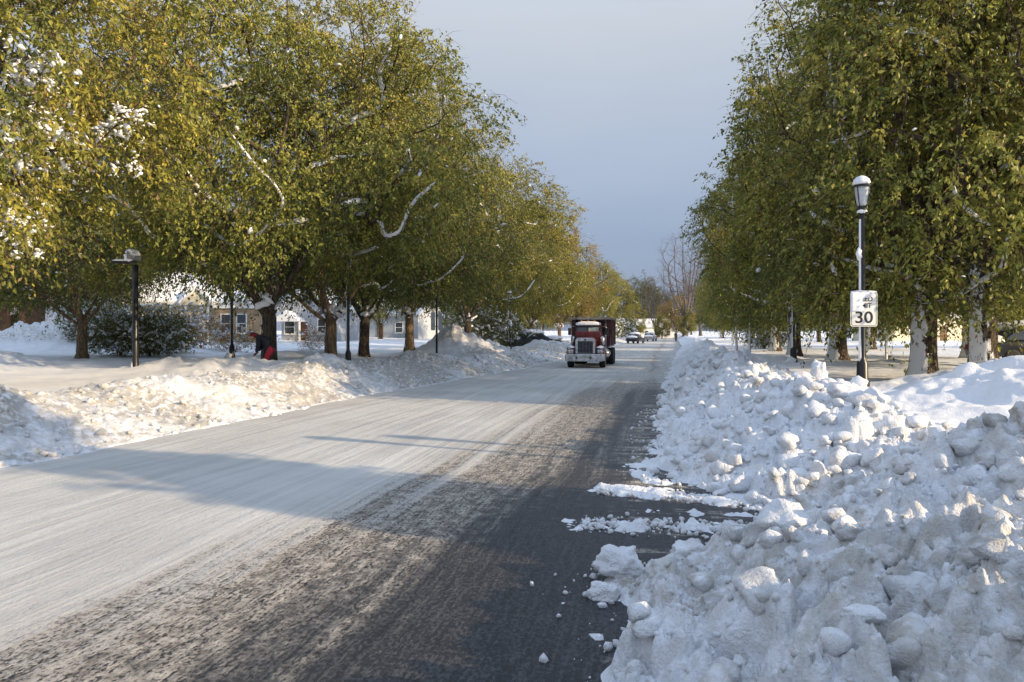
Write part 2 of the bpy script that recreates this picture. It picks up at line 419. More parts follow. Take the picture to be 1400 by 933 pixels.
MOUNDS = [  # u, depth, height, radius across, radius along
    (262, 28, .48, 2.3, 1.6), (368, 26.7, .33, 1.6, .5), (300, 26.0, .35, 1.8, 1.2), (20, 31, .40, 2.2, 1.0), (70, 46, 1.25, 6.0, 4.0), (622, 47, 1.1, 1.2, 2.2), (655, 46, .7, 2.0, 2.6), (590, 47.5, .7, 1.9, 2.0),
    (470, 27, .30, 3.0, 2.5), (560, 34, .35, 2.5, 2.5), (1440, 13.0, .62, 2.6, 2.2), (1500, 16, .9, 3.0, 3.0), (790, 62, .6, 3, 3), (420, 40, .4, 3, 3),
    (1040, 34, .35, 2.0, 2.0), (1200, 30, .25, 3, 2), (725, 75, .8, 4, 3), (735, 63, .35, 2.5, 1.2)]
RIBS = [((-.9, 7.9), (1.0, 8.0), .05, .16), ((-.75, 9.7), (1.4, 9.2), .06, .36), ((-.1, 8.6), (1.2, 8.6), .03, .10), ((-.55, 11.6), (-.2, 10.3), .05, .25)]

def sstep(x): x = np.clip(x, 0, 1); return x * x * (3 - 2 * x)

def terrain(x, y):
    """height and dirt of the snow; below zero where the road is clear"""
    nA = fbm(x * .35, y * .35, 3, 3) - .5; nB = fbm(x * 1.1, y * 1.1, 11, 3) - .5
    e = np.interp(y, YT, EDGE) + nB * .55 + (fbm(x * 3, y * 3, 77, 2) - .5) * .35; cx = np.interp(y, YT, CRX) + nA * .7; ch = np.interp(y, YT, CRH) * (1 + nA * .55 + nB * .35); bx = np.interp(y, YT, BKX) + nA
    lawnR = .60 + .12 * nA + .004 * np.maximum(x - 8, 0)
    up = np.clip((x - e) / np.maximum(cx - e, .3), 0, 1)
    rise = ch * (0.45 * up ** .75 + .55 * sstep(up))
    dn = sstep((x - cx) / np.maximum(bx - cx, .3))
    zr = np.where(x < cx, rise, ch * (1 - dn) + lawnR * dn)
    zr = np.where(x < e, -.14 * np.clip((e - x) / .25, 0, 1), zr)
    bankR = np.clip((x - e) / .12, 0, 1) * (1 - sstep((x - cx - .5) / np.maximum(bx - cx - .3, .3)))
    el = np.interp(y, YL, EDL) + nA * .5 + nB * .3; cl = el - 2.7 + nA * .6; chl = np.interp(y, YL, CHL) * (1 + .7 * nA + .25 * nB)
    lawnL = .36 + .20 * nA + .026 * np.clip(-x - 13, 0, 40)
    upl = np.clip((el - x) / np.maximum(el - cl, .3), 0, 1)
    rl = chl * (.35 * upl ** .8 + .65 * sstep(upl)); dl = sstep((cl - x) / 2.4)
    zl = np.where(x > cl, rl, chl * (1 - dl) + lawnL * dl)
    zl = np.where(x > el, -.14 * np.clip((x - el) / .25, 0, 1), zl)
    bankL = np.clip((el - x) / .15, 0, 1) * (1 - sstep((cl - .3 - x) / 1.6))
    mid = -4.0
    z = np.where(x > mid, zr, zl); bank = np.where(x > mid, bankR, bankL)
    soft = np.where(bank > 0, 0, 0)
    for (u, zc, h, ra, rb) in MOUNDS:
        p = pos(u, zc); ca, sa = COS, SIN
        du = (x - p.x) * ca + (y - p.y) * sa; dv = -(x - p.x) * sa + (y - p.y) * ca
        gss = np.exp(-(du / ra) ** 2 - (dv / rb) ** 2) * (z > 0.05)
        z = z + h * gss * (1 + .9 * nB + .5 * (fbm(x * 2.5, y * 2.5, 19, 3) - .5)); bank = np.maximum(bank, (gss > .25) * np.clip((gss - .25) * 2, 0, .5) * (h > .9))
    # trodden saddle and driveway mouth on the right stay low, with thin ridges the blade left
    for (a, b_, h, wd) in RIBS:
        ax, ay = a; dx, dy = b_[0] - ax, b_[1] - ay; L2 = dx * dx + dy * dy
        s = np.clip(((x - ax) * dx + (y - ay) * dy) / L2, 0, 1)
        dd = np.hypot(x - ax - s * dx, y - ay - s * dy) + (fbm(x * 4, y * 4, 41, 3) - .5) * .5
        rz = (h + .02) * np.exp(-(dd / wd) ** 2) * (.1 + 1.8 * np.clip(fbm(x * 7, y * 9, 43, 4), .2, 1)) - .035 + (fbm(x * 18, y * 22, 44, 3) - .5) * .03; rz = np.minimum(rz - .012, .05 + .03 * nB)
        z = np.where(np.abs(x - .2) < 3, np.maximum(z, rz), z)
        bank = np.where(np.abs(x - .2) < 3, np.maximum(bank, np.clip(rz * 4, 0, .16)), bank)
    # ploughed clods
    amp = np.where(x > mid, 1.0, .33) * bank
    rough = np.clip(.35 + 1.5 * (fbm(x * .8, y * .8, 29, 3) - .38), .12, 1.0)
    wx = (fbm(x * 4, y * 4, 33, 3) - .5) * .45; wy = (fbm(x * 4, y * 4, 37, 3) - .5) * .45
    wx2 = (fbm(x * 14, y * 14, 34, 2) - .5) * .12; wy2 = (fbm(x * 14, y * 14, 38, 2) - .5) * .12
    lm = .95 * lumps(x + wx, y + wy, .85, 5, .15, .5, .6) + .95 * lumps(x + wx * .6, y + wy * .6, .36, 15, .2, .55, .75) + .9 * lumps(x + wx2, y + wy2, .15, 25, .2, .65, .8)
    bil = np.abs(fbm(x * 2.4, y * 2.4, 81, 4, .6) - .5)
    lm = lm + .35 * (.25 - bil) * 1.2
    z = z + amp * rough * (lm * 1.05 - .09) + bank * (fbm(x * 6, y * 6, 51, 5, .62) - .5) * .16 * np.where(x > mid, 1.0, 1.2)
    near = np.clip((14 - y) / 6, 0, 1) * bank * np.where(x > mid, 1, 0)
    z = z + near * ((fbm(x * 15, y * 15, 53, 4, .68) - .5) * .075 + lumps(x + wx2 * .6, y + wy2 * .6, .075, 35, .2, .6, .75) * .8 * np.clip(fbm(x * 2, y * 2, 57, 2) * 2.2 - .5, 0, 1))
    side = np.where((z > .05) & (bank < .5), (fbm(x * 1.4, y * 1.4, 61, 4) - .5) * .10, 0)
    z = z + side
    dirt = bank * np.clip(.45 + 2.4 * (fbm(x * .7, y * .7, 71, 3) - .42), .12, 1) * np.where(x > mid, np.where(y < 9, .85, .5), 1.35) + bank * np.where(x > mid, 0, .35)
    return z, dirt

def hz(p):
    z, _ = terrain(np.array([p[0]], float), np.array([p[1]], float)); return float(z[0])

def build_terrain():
    A = np.concatenate([np.linspace(-100, -42, 26)[:-1], np.linspace(-42, 42, 640), np.linspace(42, 100, 26)[1:]])
    A = np.radians(A) - YAW
    r = np.concatenate([np.geomspace(1.9, 9, 440)[:-1], np.geomspace(9, 24, 170)[:-1], np.geomspace(24, 150, 190)[:-1], np.geomspace(150, 1200, 40)])
    AA, RR = np.meshgrid(A, r)
    x = RR * np.sin(AA); y = RR * np.cos(AA)
    z, dirt = terrain(x, y)
    nr, nc = x.shape
    idx = np.arange(nr * nc).reshape(nr, nc)
    q = np.stack([idx[:-1, :-1], idx[:-1, 1:], idx[1:, 1:], idx[1:, :-1]], -1).reshape(-1, 4)
    zz = z.ravel(); keep = (zz[q] > -.135).any(1)
    q = q[keep]; used = np.unique(q); mp_ = np.full(nr * nc, -1); mp_[used] = np.arange(len(used))
    v = np.stack([x.ravel(), y.ravel(), zz], -1)[used]
    me = mesh_np('snow_ground', v, mp_[q][:, ::-1], True, (M['snow_bank'],), {'dirt': ('FLOAT', dirt.ravel()[used])})
    return link('snow_ground', me, kind='structure', label='deep snow over the verges with ploughed banks along both road edges')
build_terrain()

g = MB(); g.box(-2500, 2500, -2500, 2500, -0.6, -0.2); g.build('ground', M['snow'], kind='structure', label='snow covered land reaching the horizon')

def build_road():
    xs = np.linspace(-14, 5, 60); ys = np.concatenate([np.linspace(-30, 0, 20)[:-1], np.linspace(0, 60, 150)[:-1], np.linspace(60, 420, 90)])
    X, Y = np.meshgrid(xs, ys)
    Z = (fbm(X * .5, Y * .12, 91, 3) - .5) * .03 * 0 + 0.0 * X
    idx = np.arange(X.size).reshape(X.shape)
    q = np.stack([idx[:-1, :-1], idx[:-1, 1:], idx[1:, 1:], idx[1:, :-1]], -1).reshape(-1, 4)
    me = mesh_np('road', np.stack([X.ravel(), Y.ravel(), Z.ravel()], -1), q, True, (M['road'],))
    link('road', me, kind='structure', label='wide street with packed snow and a wet dark cleared lane')
build_road()

# ------------------------------------------------------------------ loose clods on the banks
def rock_proto(seed, sub):
    bm = bmesh.new(); bmesh.ops.create_icosphere(bm, subdivisions=sub, radius=1.0)
    rg = np.random.default_rng(seed)
    co = np.array([v.co[:] for v in bm.verts]); fa = np.array([[v.index for v in f.verts] for f in bm.faces]); bm.free()
    k = np.ones(len(co))
    for _ in range(11):   # flat broken facets
        d = rg.normal(size=3); d /= np.linalg.norm(d); lim = rg.uniform(.5, .86)
        pr = co @ d; co = co - np.outer(np.maximum(0, pr - lim), d) * .8
    for _ in range(5):
        fq = rg.normal(size=3) * 3.2; k += .07 * np.sin(co @ fq + rg.uniform(0, 6.28))
    for _ in range(6):
        fq = rg.normal(size=3) * 9; k += .03 * np.sin(co @ fq + rg.uniform(0, 6.28))
    return co * k[:, None], fa

def rotm(rg, n):
    q = rg.normal(size=(n, 4)); q /= np.linalg.norm(q, axis=1)[:, None]; a, b, c, d = q.T
    return np.stack([1 - 2 * (c * c + d * d), 2 * (b * c - a * d), 2 * (b * d + a * c), 2 * (b * c + a * d), 1 - 2 * (b * b + d * d), 2 * (c * d - a * b),
                     2 * (b * d - a * c), 2 * (c * d + a * b), 1 - 2 * (b * b + c * c)], -1).reshape(n, 3, 3)

def scatter_clods(name, x, y, size, seed, sub, label, sink=.25):
    rg = np.random.default_rng(seed)
    z, dirt = terrain(x, y)
    n = len(x); protos = [rock_proto(seed * 10 + i, sub) for i in range(6)]
    pick = rg.integers(0, 6, n); Rm = rotm(rg, n); sc = size[:, None] * rg.uniform(.7, 1.25, (n, 3))
    V = []; Fc = []; D = []; off = 0
    for i in range(6):
        s = np.where(pick == i)[0]; co, fa = protos[i]
        v = np.einsum('nij,nkj->nki', Rm[s], co[None] * sc[s][:, None, :])
        v[:, :, 2] *= .8
        v += np.stack([x[s], y[s], z[s] + size[s] * sink], -1)[:, None, :]
        V.append(v.reshape(-1, 3)); Fc.append((fa[None] + (off + np.arange(len(s)) * len(co))[:, None, None]).reshape(-1, 3)); off += len(s) * len(co)
        D.append(np.repeat(np.clip(dirt[s] + rg.uniform(-.3, .3, len(s)), 0, 1), len(co)))
    me = mesh_np(name, np.concatenate(V), np.concatenate(Fc), True, (M['snow_bank'],), {'dirt': ('FLOAT', np.concatenate(D))})
    return link(name, me, kind='stuff', label=label, category='snow')

rg = np.random.default_rng(8)
def bank_pts(n, y0, y1, xo, rg, dens=1.4):
    y = y0 + (y1 - y0) * rg.random(n) ** dens
    e = np.interp(y, YT, EDGE); x = e + rg.uniform(xo[0], xo[1], n)
    return x, y
x1, y1 = bank_pts(650, 2.6, 9, (-.25, 3.6), rg, 1.0)
x2, y2 = bank_pts(1500, 9, 34, (-.15, 3.4), rg, 1.8)
scatter_clods('snow_clods', x1, y1, .018 + .085 * rg.random(650) ** 3.6, 3, 2, 'broken clods of dirty snow over the near right bank', .15)
scatter_clods('snow_clods', x2, y2, .03 + .15 * rg.random(1500) ** 3.0, 4, 2, 'broken clods of snow along the long right bank', .15)
xb, yb = bank_pts(70, 3.2, 9.5, (.2, 3.4), rg, 1.0)
scatter_clods('snow_clods', xb, yb, .07 + .12 * rg.random(70) ** 1.5, 6, 3, 'bigger broken blocks of snow in the near right bank', .05)
xt, yt = bank_pts(2400, 2.6, 11, (-.3, 3.6), rg, 1.0)
scatter_clods('snow_crumbs', xt, yt, .009 + .028 * rg.random(2400) ** 2.2, 7, 1, 'fine snow crumbs strewn over the near right bank', .1)
yl = 8 + 50 * rg.random(1500) ** 1.5; xl = np.interp(yl, YL, EDL) - rg.uniform(-.3, 2.8, 1500)
scatter_clods('snow_clods', xl, yl, .02 + .10 * rg.random(1500) ** 2.6, 5, 1, 'small snow crumbs along the left bank', .1)
ye = rg.uniform(3.5, 20, 420); xe = np.interp(ye, YT, EDGE) - np.abs(rg.normal(0, .28, 420))
keep = np.ones(420, bool)
def road_crumbs(x, y, s, seed):
    rg_ = np.random.default_rng(seed); n = len(x); co, fa = rock_proto(seed, 1); Rm = rotm(rg_, n)
    v = np.einsum('nij,kj->nki', Rm, co) * s[:, None, None] + np.stack([x, y, s * .4], -1)[:, None, :]
    f = (fa[None] + (np.arange(n) * len(co))[:, None, None]).reshape(-1, 3)
    me = mesh_np('snow_crumbs', v.reshape(-1, 3), f, True, (M['snow_bank'],), {'dirt': ('FLOAT', np.full(n * len(co), .4))})
    link('snow_crumbs', me, kind='stuff', label='small crumbs of snow lying on the wet road edge', category='snow')
road_crumbs(xe, ye, .006 + .04 * rg.random(420) ** 3, 9)
xr = rg.uniform(-.9, 1.3, 900); yr = np.where(rg.random(900) < .55, 7.95 + .03 * xr, 9.45 - .22 * xr) + rg.normal(0, .16, 900)
road_crumbs(xr, yr, .008 + .035 * rg.random(900) ** 2.5, 12)

def chunk(u, v, zc, size, seed, label, asp=(1.2, 1.0, .8), rise=.4, dirt=.35):
    co, fa = rock_proto(seed, 4)
    rg_ = np.random.default_rng(seed)
    for _ in range(26):
        fq = rg_.normal(size=3) * rg_.choice([5, 10, 18]); co = co * (1 + (.16 / np.linalg.norm(fq)) * np.sin(co @ fq + rg_.uniform(0, 6.28)))[:, None]
    me = mesh_np('snow_chunk', co * np.array(asp) * size, fa, True, (M['snow_bank'],), {'dirt': ('FLOAT', np.full(len(co), dirt))})
    p = pos(u, zc); z = max(hz(p), 0.0)
    link('snow_chunk', me, None, (p.x, p.y, z + size * asp[2] * rise), label=label, category='snow chunk', group='large snow chunks by the near right bank')
chunk(824, 822, 5.75, .125, 101, 'white snow chunk lying alone on the wet asphalt', (1.15, .9, .7), .5, .05)
chunk(852, 790, 6.15, .17, 102, 'large pale chunk at the tip of the near snowbank', (1.25, 1.0, .85), .35, .15)
chunk(905, 815, 5.75, .12, 103, 'grey lump just right of the lone chunk on asphalt', (1.1, 1, .9), .3, .5)
chunk(945, 765, 6.3, .15, 104, 'rounded lump on the tip of the near bank beside the driveway mouth', (1, 1, 1), .3, .4)
chunk(1000, 748, 6.4, .14, 105, 'grey lump on the near bank edge right of the rounded tip lump', (1.2, 1, .8), .3, .6)
chunk(1165, 690, 6.6, .22, 106, 'boulder sized tan chunk left of the dark gap in the near bank', (.95, 1, 1.05), .35, .8)
chunk(1232, 650, 6.5, .23, 107, 'boulder sized sunlit chunk right of the dark gap in the near bank', (1.1, 1, .9), .35, .6)
chunk(1355, 610, 6.3, .21, 108, 'tan sunlit chunk near the right picture edge on the bank crest', (1.2, 1, .8), .3, .8)
chunk(1185, 880, 3.6, .085, 109, 'smooth white cap of snow low in the near bank', (1.3, 1, .6), .4, .0)
chunk(1338, 845, 3.5, .04, 110, 'small smooth white lump low on the right of the near bank', (1, 1, .9), .4, .0)
chunk(1120, 512, 11.5, .20, 111, 'pointed white lump on the far bank crest left of the lamp post', (.8, .8, 1.3), .3, .0)
chunk(1160, 560, 10.5, .22, 112, 'broad sunlit lump on the far bank below the lamp post', (1.2, 1, .8), .3, .3)

# ------------------------------------------------------------------ trees
def skeleton(seed, H, Rr, zb, forkz, K, npts, prof, spread=.5, trunk_r=.34, clump=.46, shell=.42):
    rg = np.random.default_rng(seed)
    cap = npts * 8 + 800
    P = np.zeros((cap, 3)); par = np.full(cap, -1); n = 0
    def add(p, pa):
        nonlocal n
        P[n] = p; par[n] = pa; n += 1; return n - 1
    last = -1; m = max(4, int(forkz / .35))
    lean = rg.normal(0, .03, 2)
    for i in range(m + 1):
        z = forkz * i / m; last = add((lean[0] * z, lean[1] * z, z), last)
    fork = last
    az0 = rg.uniform(0, 6.28)
    ends = [(0.08, rg.uniform(0, 6.28), .93)] + [(spread * rg.uniform(.75, 1.25), az0 + 6.283 * k / K + rg.normal(0, .2), rg.uniform(.62, .88)) for k in range(K)]
    for j, (er, a, eh) in enumerate(ends):
        er *= Rr; ez = zb + (H - zb) * eh; L = 16; pa = fork - (rg.integers(0, 2) if j else 0); base = P[pa].copy()
        wob = rg.normal(0, 1, (3, 2)) * .22
        for i in range(1, L + 1):
            s = i / L; hr = er * (1 - (1 - s) ** 1.9); zz = base[2] + (ez - base[2]) * s ** 1.18
            wv = sum(wob[q] * math.sin(s * math.pi * (q + 1)) / (q + 1) for q in range(3))
            pa = add((base[0] + math.cos(a) * hr + wv[0], base[1] + math.sin(a) * hr + wv[1], zz), pa)
    # targets through the crown volume
    pts = np.zeros((0, 3)); off = rg.uniform(0, 100, 3)
    while len(pts) < npts:
        t = rg.random(6000); r = prof(t); ok = rg.random(6000) < (r / max(1e-6, 1.0)) ** 2
        t, r = t[ok], r[ok]; a = rg.uniform(0, 6.283, len(t)); lob = 1 + .16 * np.sin(3 * a + off[0] + 5 * t) + .10 * np.sin(5 * a + off[1] - 9 * t)
        rad = Rr * r * lob * rg.random(len(t)) ** shell
        q = np.stack([np.cos(a) * rad, np.sin(a) * rad, zb + (H - zb) * t], -1)
        nn = (vnoise(q[:, 0] * .55 + off[0] + q[:, 2] * .31, q[:, 1] * .55 + off[1] - q[:, 2] * .52, 5) + vnoise(q[:, 0] * .5 + off[2], q[:, 2] * .62 + q[:, 1] * .2, 9)) / 2
        q = q[nn > clump + rg.normal(0, .035, len(q))]
        pts = np.concatenate([pts, q])
    pts = pts[:npts]
    ctr = np.array([0, 0, zb + .25 * (H - zb)])
    pts = pts[np.argsort(np.linalg.norm((pts - ctr) * np.array([1, 1, .7]), axis=1))]
    tips = []
    for p in pts:
        d = P[m - 1:n] - p
        cost = np.sqrt((d * d).sum(1)) + .9 * np.maximum(0, d[:, 2] + .15)
        k = int(np.argmin(cost)) + m - 1
        a = P[k].copy(); L = np.linalg.norm(p - a); ns = max(1, min(7, int(L / .5)))
        bow = np.array([rg.normal(0, .05), rg.normal(0, .05), .05]) * L
        pa = k
        for i in range(1, ns + 1):
            s = i / ns; pa = add(a + (p - a) * s + bow * math.sin(s * math.pi) * (1 if i < ns else 0), pa)
        tips.append(pa)
    P = P[:n]; par = par[:n]
    for _ in range(3):
        Q = P.copy(); acc = np.zeros((n, 3)); ct = np.zeros(n)
        np.add.at(acc, par[m + 1:], P[m + 1:]); np.add.at(ct, par[m + 1:], 1)
        ok = (ct > 0) & (np.arange(n) > m)
        Q[ok] = .5 * P[ok] + .25 * P[par[ok]] + .25 * acc[ok] / ct[ok][:, None]; P = Q
    cnt = np.zeros(n); cnt[tips] += 1
    for i in range(n - 1, 0, -1):
        cnt[par[i]] += max(cnt[i], .4)
    rad = np.maximum(cnt, .4) ** .5; rad = trunk_r * rad / rad[0]; rad = np.maximum(rad, .006)
    return P, par, rad, pts, m

def sweep(pts, rads, n, V, Fq, off):
    pts = np.asarray(pts); k = len(pts)
    t = np.gradient(pts, axis=0); t /= np.maximum(np.linalg.norm(t, axis=1), 1e-9)[:, None]
    ref = np.array([1., 0, 0]) if abs(t[0, 0]) < .8 else np.array([0, 1., 0])
    ang = np.arange(n) * 2 * math.pi / n; ca, sa = np.cos(ang)[:, None], np.sin(ang)[:, None]
    for i in range(k):
        a = ref - t[i] * (ref @ t[i]); a /= max(np.linalg.norm(a), 1e-9); b = np.cross(t[i], a); ref = a
        V.append(pts[i] + (ca * a + sa * b) * rads[i])
    i0 = np.arange(n); i1 = (i0 + 1) % n
    for j in range(k - 1):
        Fq.append(np.stack([off + j * n + i0, off + j * n + i1, off + (j + 1) * n + i1, off + (j + 1) * n + i0], -1))
    return off + k * n

def limbs_mesh(name, P, par, rad, m, mat, rmin=.011, flare=True, snow=.0, seed=0, snow_th=.09):
    n = len(P); ch = [[] for _ in range(n)]
    for i in range(1, n): ch[par[i]].append(i)
    V = []; Fq = []; off = 0; SV = []; SF = []; soff = 0
    rg = np.random.default_rng(seed + 500)
    stack = [(0, -1)]
    while stack:
        s, pa = stack.pop()
        chain = [s]
        while ch[chain[-1]]:
            c = ch[chain[-1]]; best = max(c, key=lambda q: rad[q])
            for q in c:
                if q != best: stack.append((q, chain[-1]))
            chain.append(best)
        pts = P[chain]; rr = rad[chain].copy()
        if pa >= 0: pts = np.vstack([P[pa], pts]); rr = np.concatenate([[min(rr[0] * 1.15, rad[pa])], rr])
        if flare and pa < 0: rr = rr * (1 + .55 * np.exp(-pts[:, 2] / .28))
        if rr.max() < rmin: continue
        sides = 12 if rr[0] > .12 else (7 if rr[0] > .04 else (5 if rr[0] > .02 else 3))
        off = sweep(pts, rr, sides, V, Fq, off)
        if snow > 0:
            i = 1
            while i < len(pts) - 2:
                d = pts[i + 1] - pts[i]; L = np.linalg.norm(d)
                if rr[i] > .036 and abs(d[2]) / max(L, 1e-6) < .74 and rg.random() < snow:
                    ln = int(rg.integers(4, 12)); j = min(i + ln, len(pts) - 1)
                    seg = pts[i:j + 1]
                    if len(seg) >= 3:
                        k = len(seg) * 2
                        s_ = np.linspace(0, len(seg) - 1, k); q = np.stack([np.interp(s_, np.arange(len(seg)), seg[:, c_]) for c_ in range(3)], -1)
                        r0 = np.interp(s_, np.arange(len(seg)), rr[i:j + 1])
                        en = np.minimum(1, np.minimum(np.arange(k), np.arange(k)[::-1]) * .5 + .02)
                        th = (snow_th * rg.uniform(.5, 1.2) + r0 * .75) * en * rg.uniform(.75, 1.2, k)
                        th = np.minimum(th, r0 * 1.6 + .02); q[:, 2] += r0 * .75 + th * .25
                        soff = sweep(q, th, 7, SV, SF, soff)
                    i = j + 1
                else: i += 1
    me = mesh_np(name, np.concatenate(V), np.concatenate(Fq), True, (mat,))
    sm = None
    if SV: sm = (np.concatenate(SV), np.concatenate(SF))
    return me, sm

PAL = np.array([(.090, .112, .028), (.170, .186, .038), (.295, .283, .054), (.445, .380, .074), (.52, .365, .075), (.24, .165, .09)])
def foliage(name, pts, H, zb, Rr, seed, mat, ntw, nlf, leaf, droop=.9, twl=(.45, 1.0), bare_top=.5, palw=None, twmat=None, every=1):
    """drooping twigs at every target, each hung with leaves"""
    rg = np.random.default_rng(seed + 900)
    n = len(pts) * ntw
    p0 = np.repeat(pts, ntw, 0) + rg.normal(0, .14, (n, 3))
    t = np.clip((p0[:, 2] - zb) / (H - zb), 0, 1); out_ = np.hypot(p0[:, 0], p0[:, 1]) / Rr
    outd = p0 * np.array([1, 1, 0]); outd /= np.maximum(np.linalg.norm(outd, axis=1), .1)[:, None]
    d = outd * .75 + rg.normal(0, .6, (n, 3)); d[:, 2] += .15 + .75 * t ** 2
    d /= np.linalg.norm(d, axis=1)[:, None]
    L = rg.uniform(*twl, n); dr = droop * (1 - .75 * t ** 1.5) * rg.uniform(.5, 1.3, n)
    def curve(s): return p0[:, None, :] + d[:, None, :] * (s * L[:, None])[:, :, None] + np.array([0, 0, -1.]) * (dr[:, None] * L[:, None] * s ** 2)[:, :, None]
    # twig tubes
    sel = np.arange(0, n, every)
    S = np.array([0, .5, 1.])[None].repeat(n, 0); c = curve(S)[sel]; k = len(sel)
    a = rg.normal(size=(k, 3)); b_ = rg.normal(size=(k, 3)); 
    a /= np.linalg.norm(a, axis=1)[:, None]; b_ -= a * (a * b_).sum(1)[:, None]; b_ /= np.linalg.norm(b_, axis=1)[:, None]
    rr = np.array([.008, .0055, .003])
    ang = np.array([0, 2.094, 4.189])
    tv = c[:, :, None, :] + (a[:, None, None, :] * np.cos(ang)[None, None, :, None] + b_[:, None, None, :] * np.sin(ang)[None, None, :, None]) * rr[None, :, None, None]
    base = (np.arange(k) * 9)[:, None]
    fq = np.concatenate([np.stack([base[:, 0] + j * 3 + i, base[:, 0] + j * 3 + (i + 1) % 3, base[:, 0] + (j + 1) * 3 + (i + 1) % 3, base[:, 0] + (j + 1) * 3 + i], -1) for j in range(2) for i in range(3)])
    tw = mesh_np(name + '_twigs', tv.reshape(-1, 3), fq, True, (twmat or M['twig'],))
    # leaves
    bare = (t > .62) & (rg.random(n) < bare_top * np.clip((t - .55) / .4, 0, 1) * (.35 + .8 * out_ / np.maximum(.3, 1 - t * .6)))
    bare |= rg.random(n) < .05
    edge_ = (t > .3) & (out_ > .62 * np.sqrt(np.maximum(.05, 1 - (t - .3) ** 2 * 1.6))) & (palw is None)
    bare |= edge_ & (rg.random(n) < .28)
    use = np.where(~bare)[0]
    if len(use) == 0: return tw, None
    s = rg.uniform(.12, 1.05, (n, nlf)); lp = curve(s)[use].reshape(-1, 3)
    full = np.clip(rg.normal(.78, .42, len(pts)), .08, 1) if palw is None else np.ones(len(pts))
    kp = rg.random(len(lp)) < np.repeat(np.repeat(full, ntw)[use], nlf); lp = lp[kp]; m = len(lp)
    lp += rg.normal(0, .035, (m, 3))
    ax = np.repeat(d[use], nlf, 0)[kp] * .45 + rg.normal(0, .5, (m, 3)); ax[:, 2] -= .75
    ax /= np.linalg.norm(ax, axis=1)[:, None]
    nr = rg.normal(size=(m, 3)); sd = np.cross(ax, nr); sd /= np.maximum(np.linalg.norm(sd, axis=1), 1e-6)[:, None]; nm = np.cross(sd, ax)
    ll = leaf * rg.uniform(.6, 1.25, m)[:, None]; wd = ll * rg.uniform(.2, .3, m)[:, None]
    v = np.stack([lp, lp + ax * ll * .45 + sd * wd + nm * wd * .35, lp + ax * ll, lp + ax * ll * .45 - sd * wd + nm * wd * .35], 1)
    f = np.arange(m * 4).reshape(-1, 4)
    # colour: greener low and inside, yellow and ochre towards top and outside, drifting branch by branch
    tt = np.repeat(t[use], nlf)[kp]; oo = np.repeat(out_[use], nlf)[kp]; br = np.repeat(rg.normal(0, .12, n)[use], nlf)[kp]
    cl = vnoise(lp[:, 0] * .45 + 31 + seed, lp[:, 1] * .45 + lp[:, 2] * .4, 3) - .5
    age = np.clip(.14 + .36 * tt + .14 * oo + .42 * cl + br + rg.normal(0, .13, m) if palw is None else palw + .3 * cl + rg.normal(0, .12, m), 0, .999)
    pi = age * (len(PAL) - 2.0); i0 = np.floor(pi).astype(int); fr = (pi - i0)[:, None]
    colr = PAL[i0] * (1 - fr) + PAL[i0 + 1] * fr
    brown = rg.random(m) < .05; colr[brown] = PAL[5]
    colr *= rg.uniform(.7, 1.3, m)[:, None]
    ca = np.ones((m, 4, 4)); ca[:, :, :3] = colr[:, None, :]
    cm = mesh_np(name + '_leaves', v.reshape(-1, 3), f, False, (mat,), {'tint': ('FLOAT_COLOR', ca)})
    return tw, cm

def snow_clumps(pts, n, seed, size, sub=1, drape=0):
    rg = np.random.default_rng(seed + 77)
    bm = bmesh.new(); bmesh.ops.create_icosphere(bm, subdivisions=sub, radius=1.0)
    co = np.array([v.co[:] for v in bm.verts]); fa = np.array([[v.index for v in f.verts] for f in bm.faces]); bm.free()
    ph = rg.uniform(0, 6, (n, 3, 1)); c = pts[rg.choice(len(pts), n)] + rg.normal(0, .05 if n > 3000 else .15, (n, 3)) * (1 if not drape else np.array([1.1, 1.1, 2.0]))
    if drape: c[:, 2] -= .25
    sz = size[0] + (size[1] - size[0]) * rg.random(n) ** 2.2
    k = 1 + .22 * np.sin(co[:, 0][None] * 3 + ph[:, 0]) * np.sin(co[:, 1][None] * 4 + ph[:, 1]) + .13 * np.sin(7 * co[:, 2][None] + ph[:, 2])
    st = np.stack([rg.uniform(.7, 1.9, n), rg.uniform(.6, 1.1, n), rg.uniform(.4, .75, n)], -1)
    v = co[None] * k[:, :, None] * st[:, None, :] * sz[:, None, None]
    a = rg.uniform(0, 6.28, n); tilt = rg.normal(0, .45, n)
    v2 = v.copy(); v2[:, :, 2] += v[:, :, 0] * np.tan(np.clip(tilt, -1, 1))[:, None]
    x = v2[:, :, 0] * np.cos(a)[:, None] - v2[:, :, 1] * np.sin(a)[:, None]; y = v2[:, :, 0] * np.sin(a)[:, None] + v2[:, :, 1] * np.cos(a)[:, None]
    v = np.stack([x, y, v2[:, :, 2]], -1) + c[:, None, :]
    f = (fa[None] + (np.arange(n) * len(co))[:, None, None]).reshape(-1, 3)
    return v.reshape(-1, 3), f

def join_snow(name, quad, tri):
    V = []; FS = []; off = 0
    for g_ in (quad, tri):
        if g_ is None: continue
        V.append(g_[0]); FS.append(g_[1] + off); off += len(g_[0])
    if not V: return None
    return mesh_np(name, np.concatenate(V), FS, True, (M['snow'],))

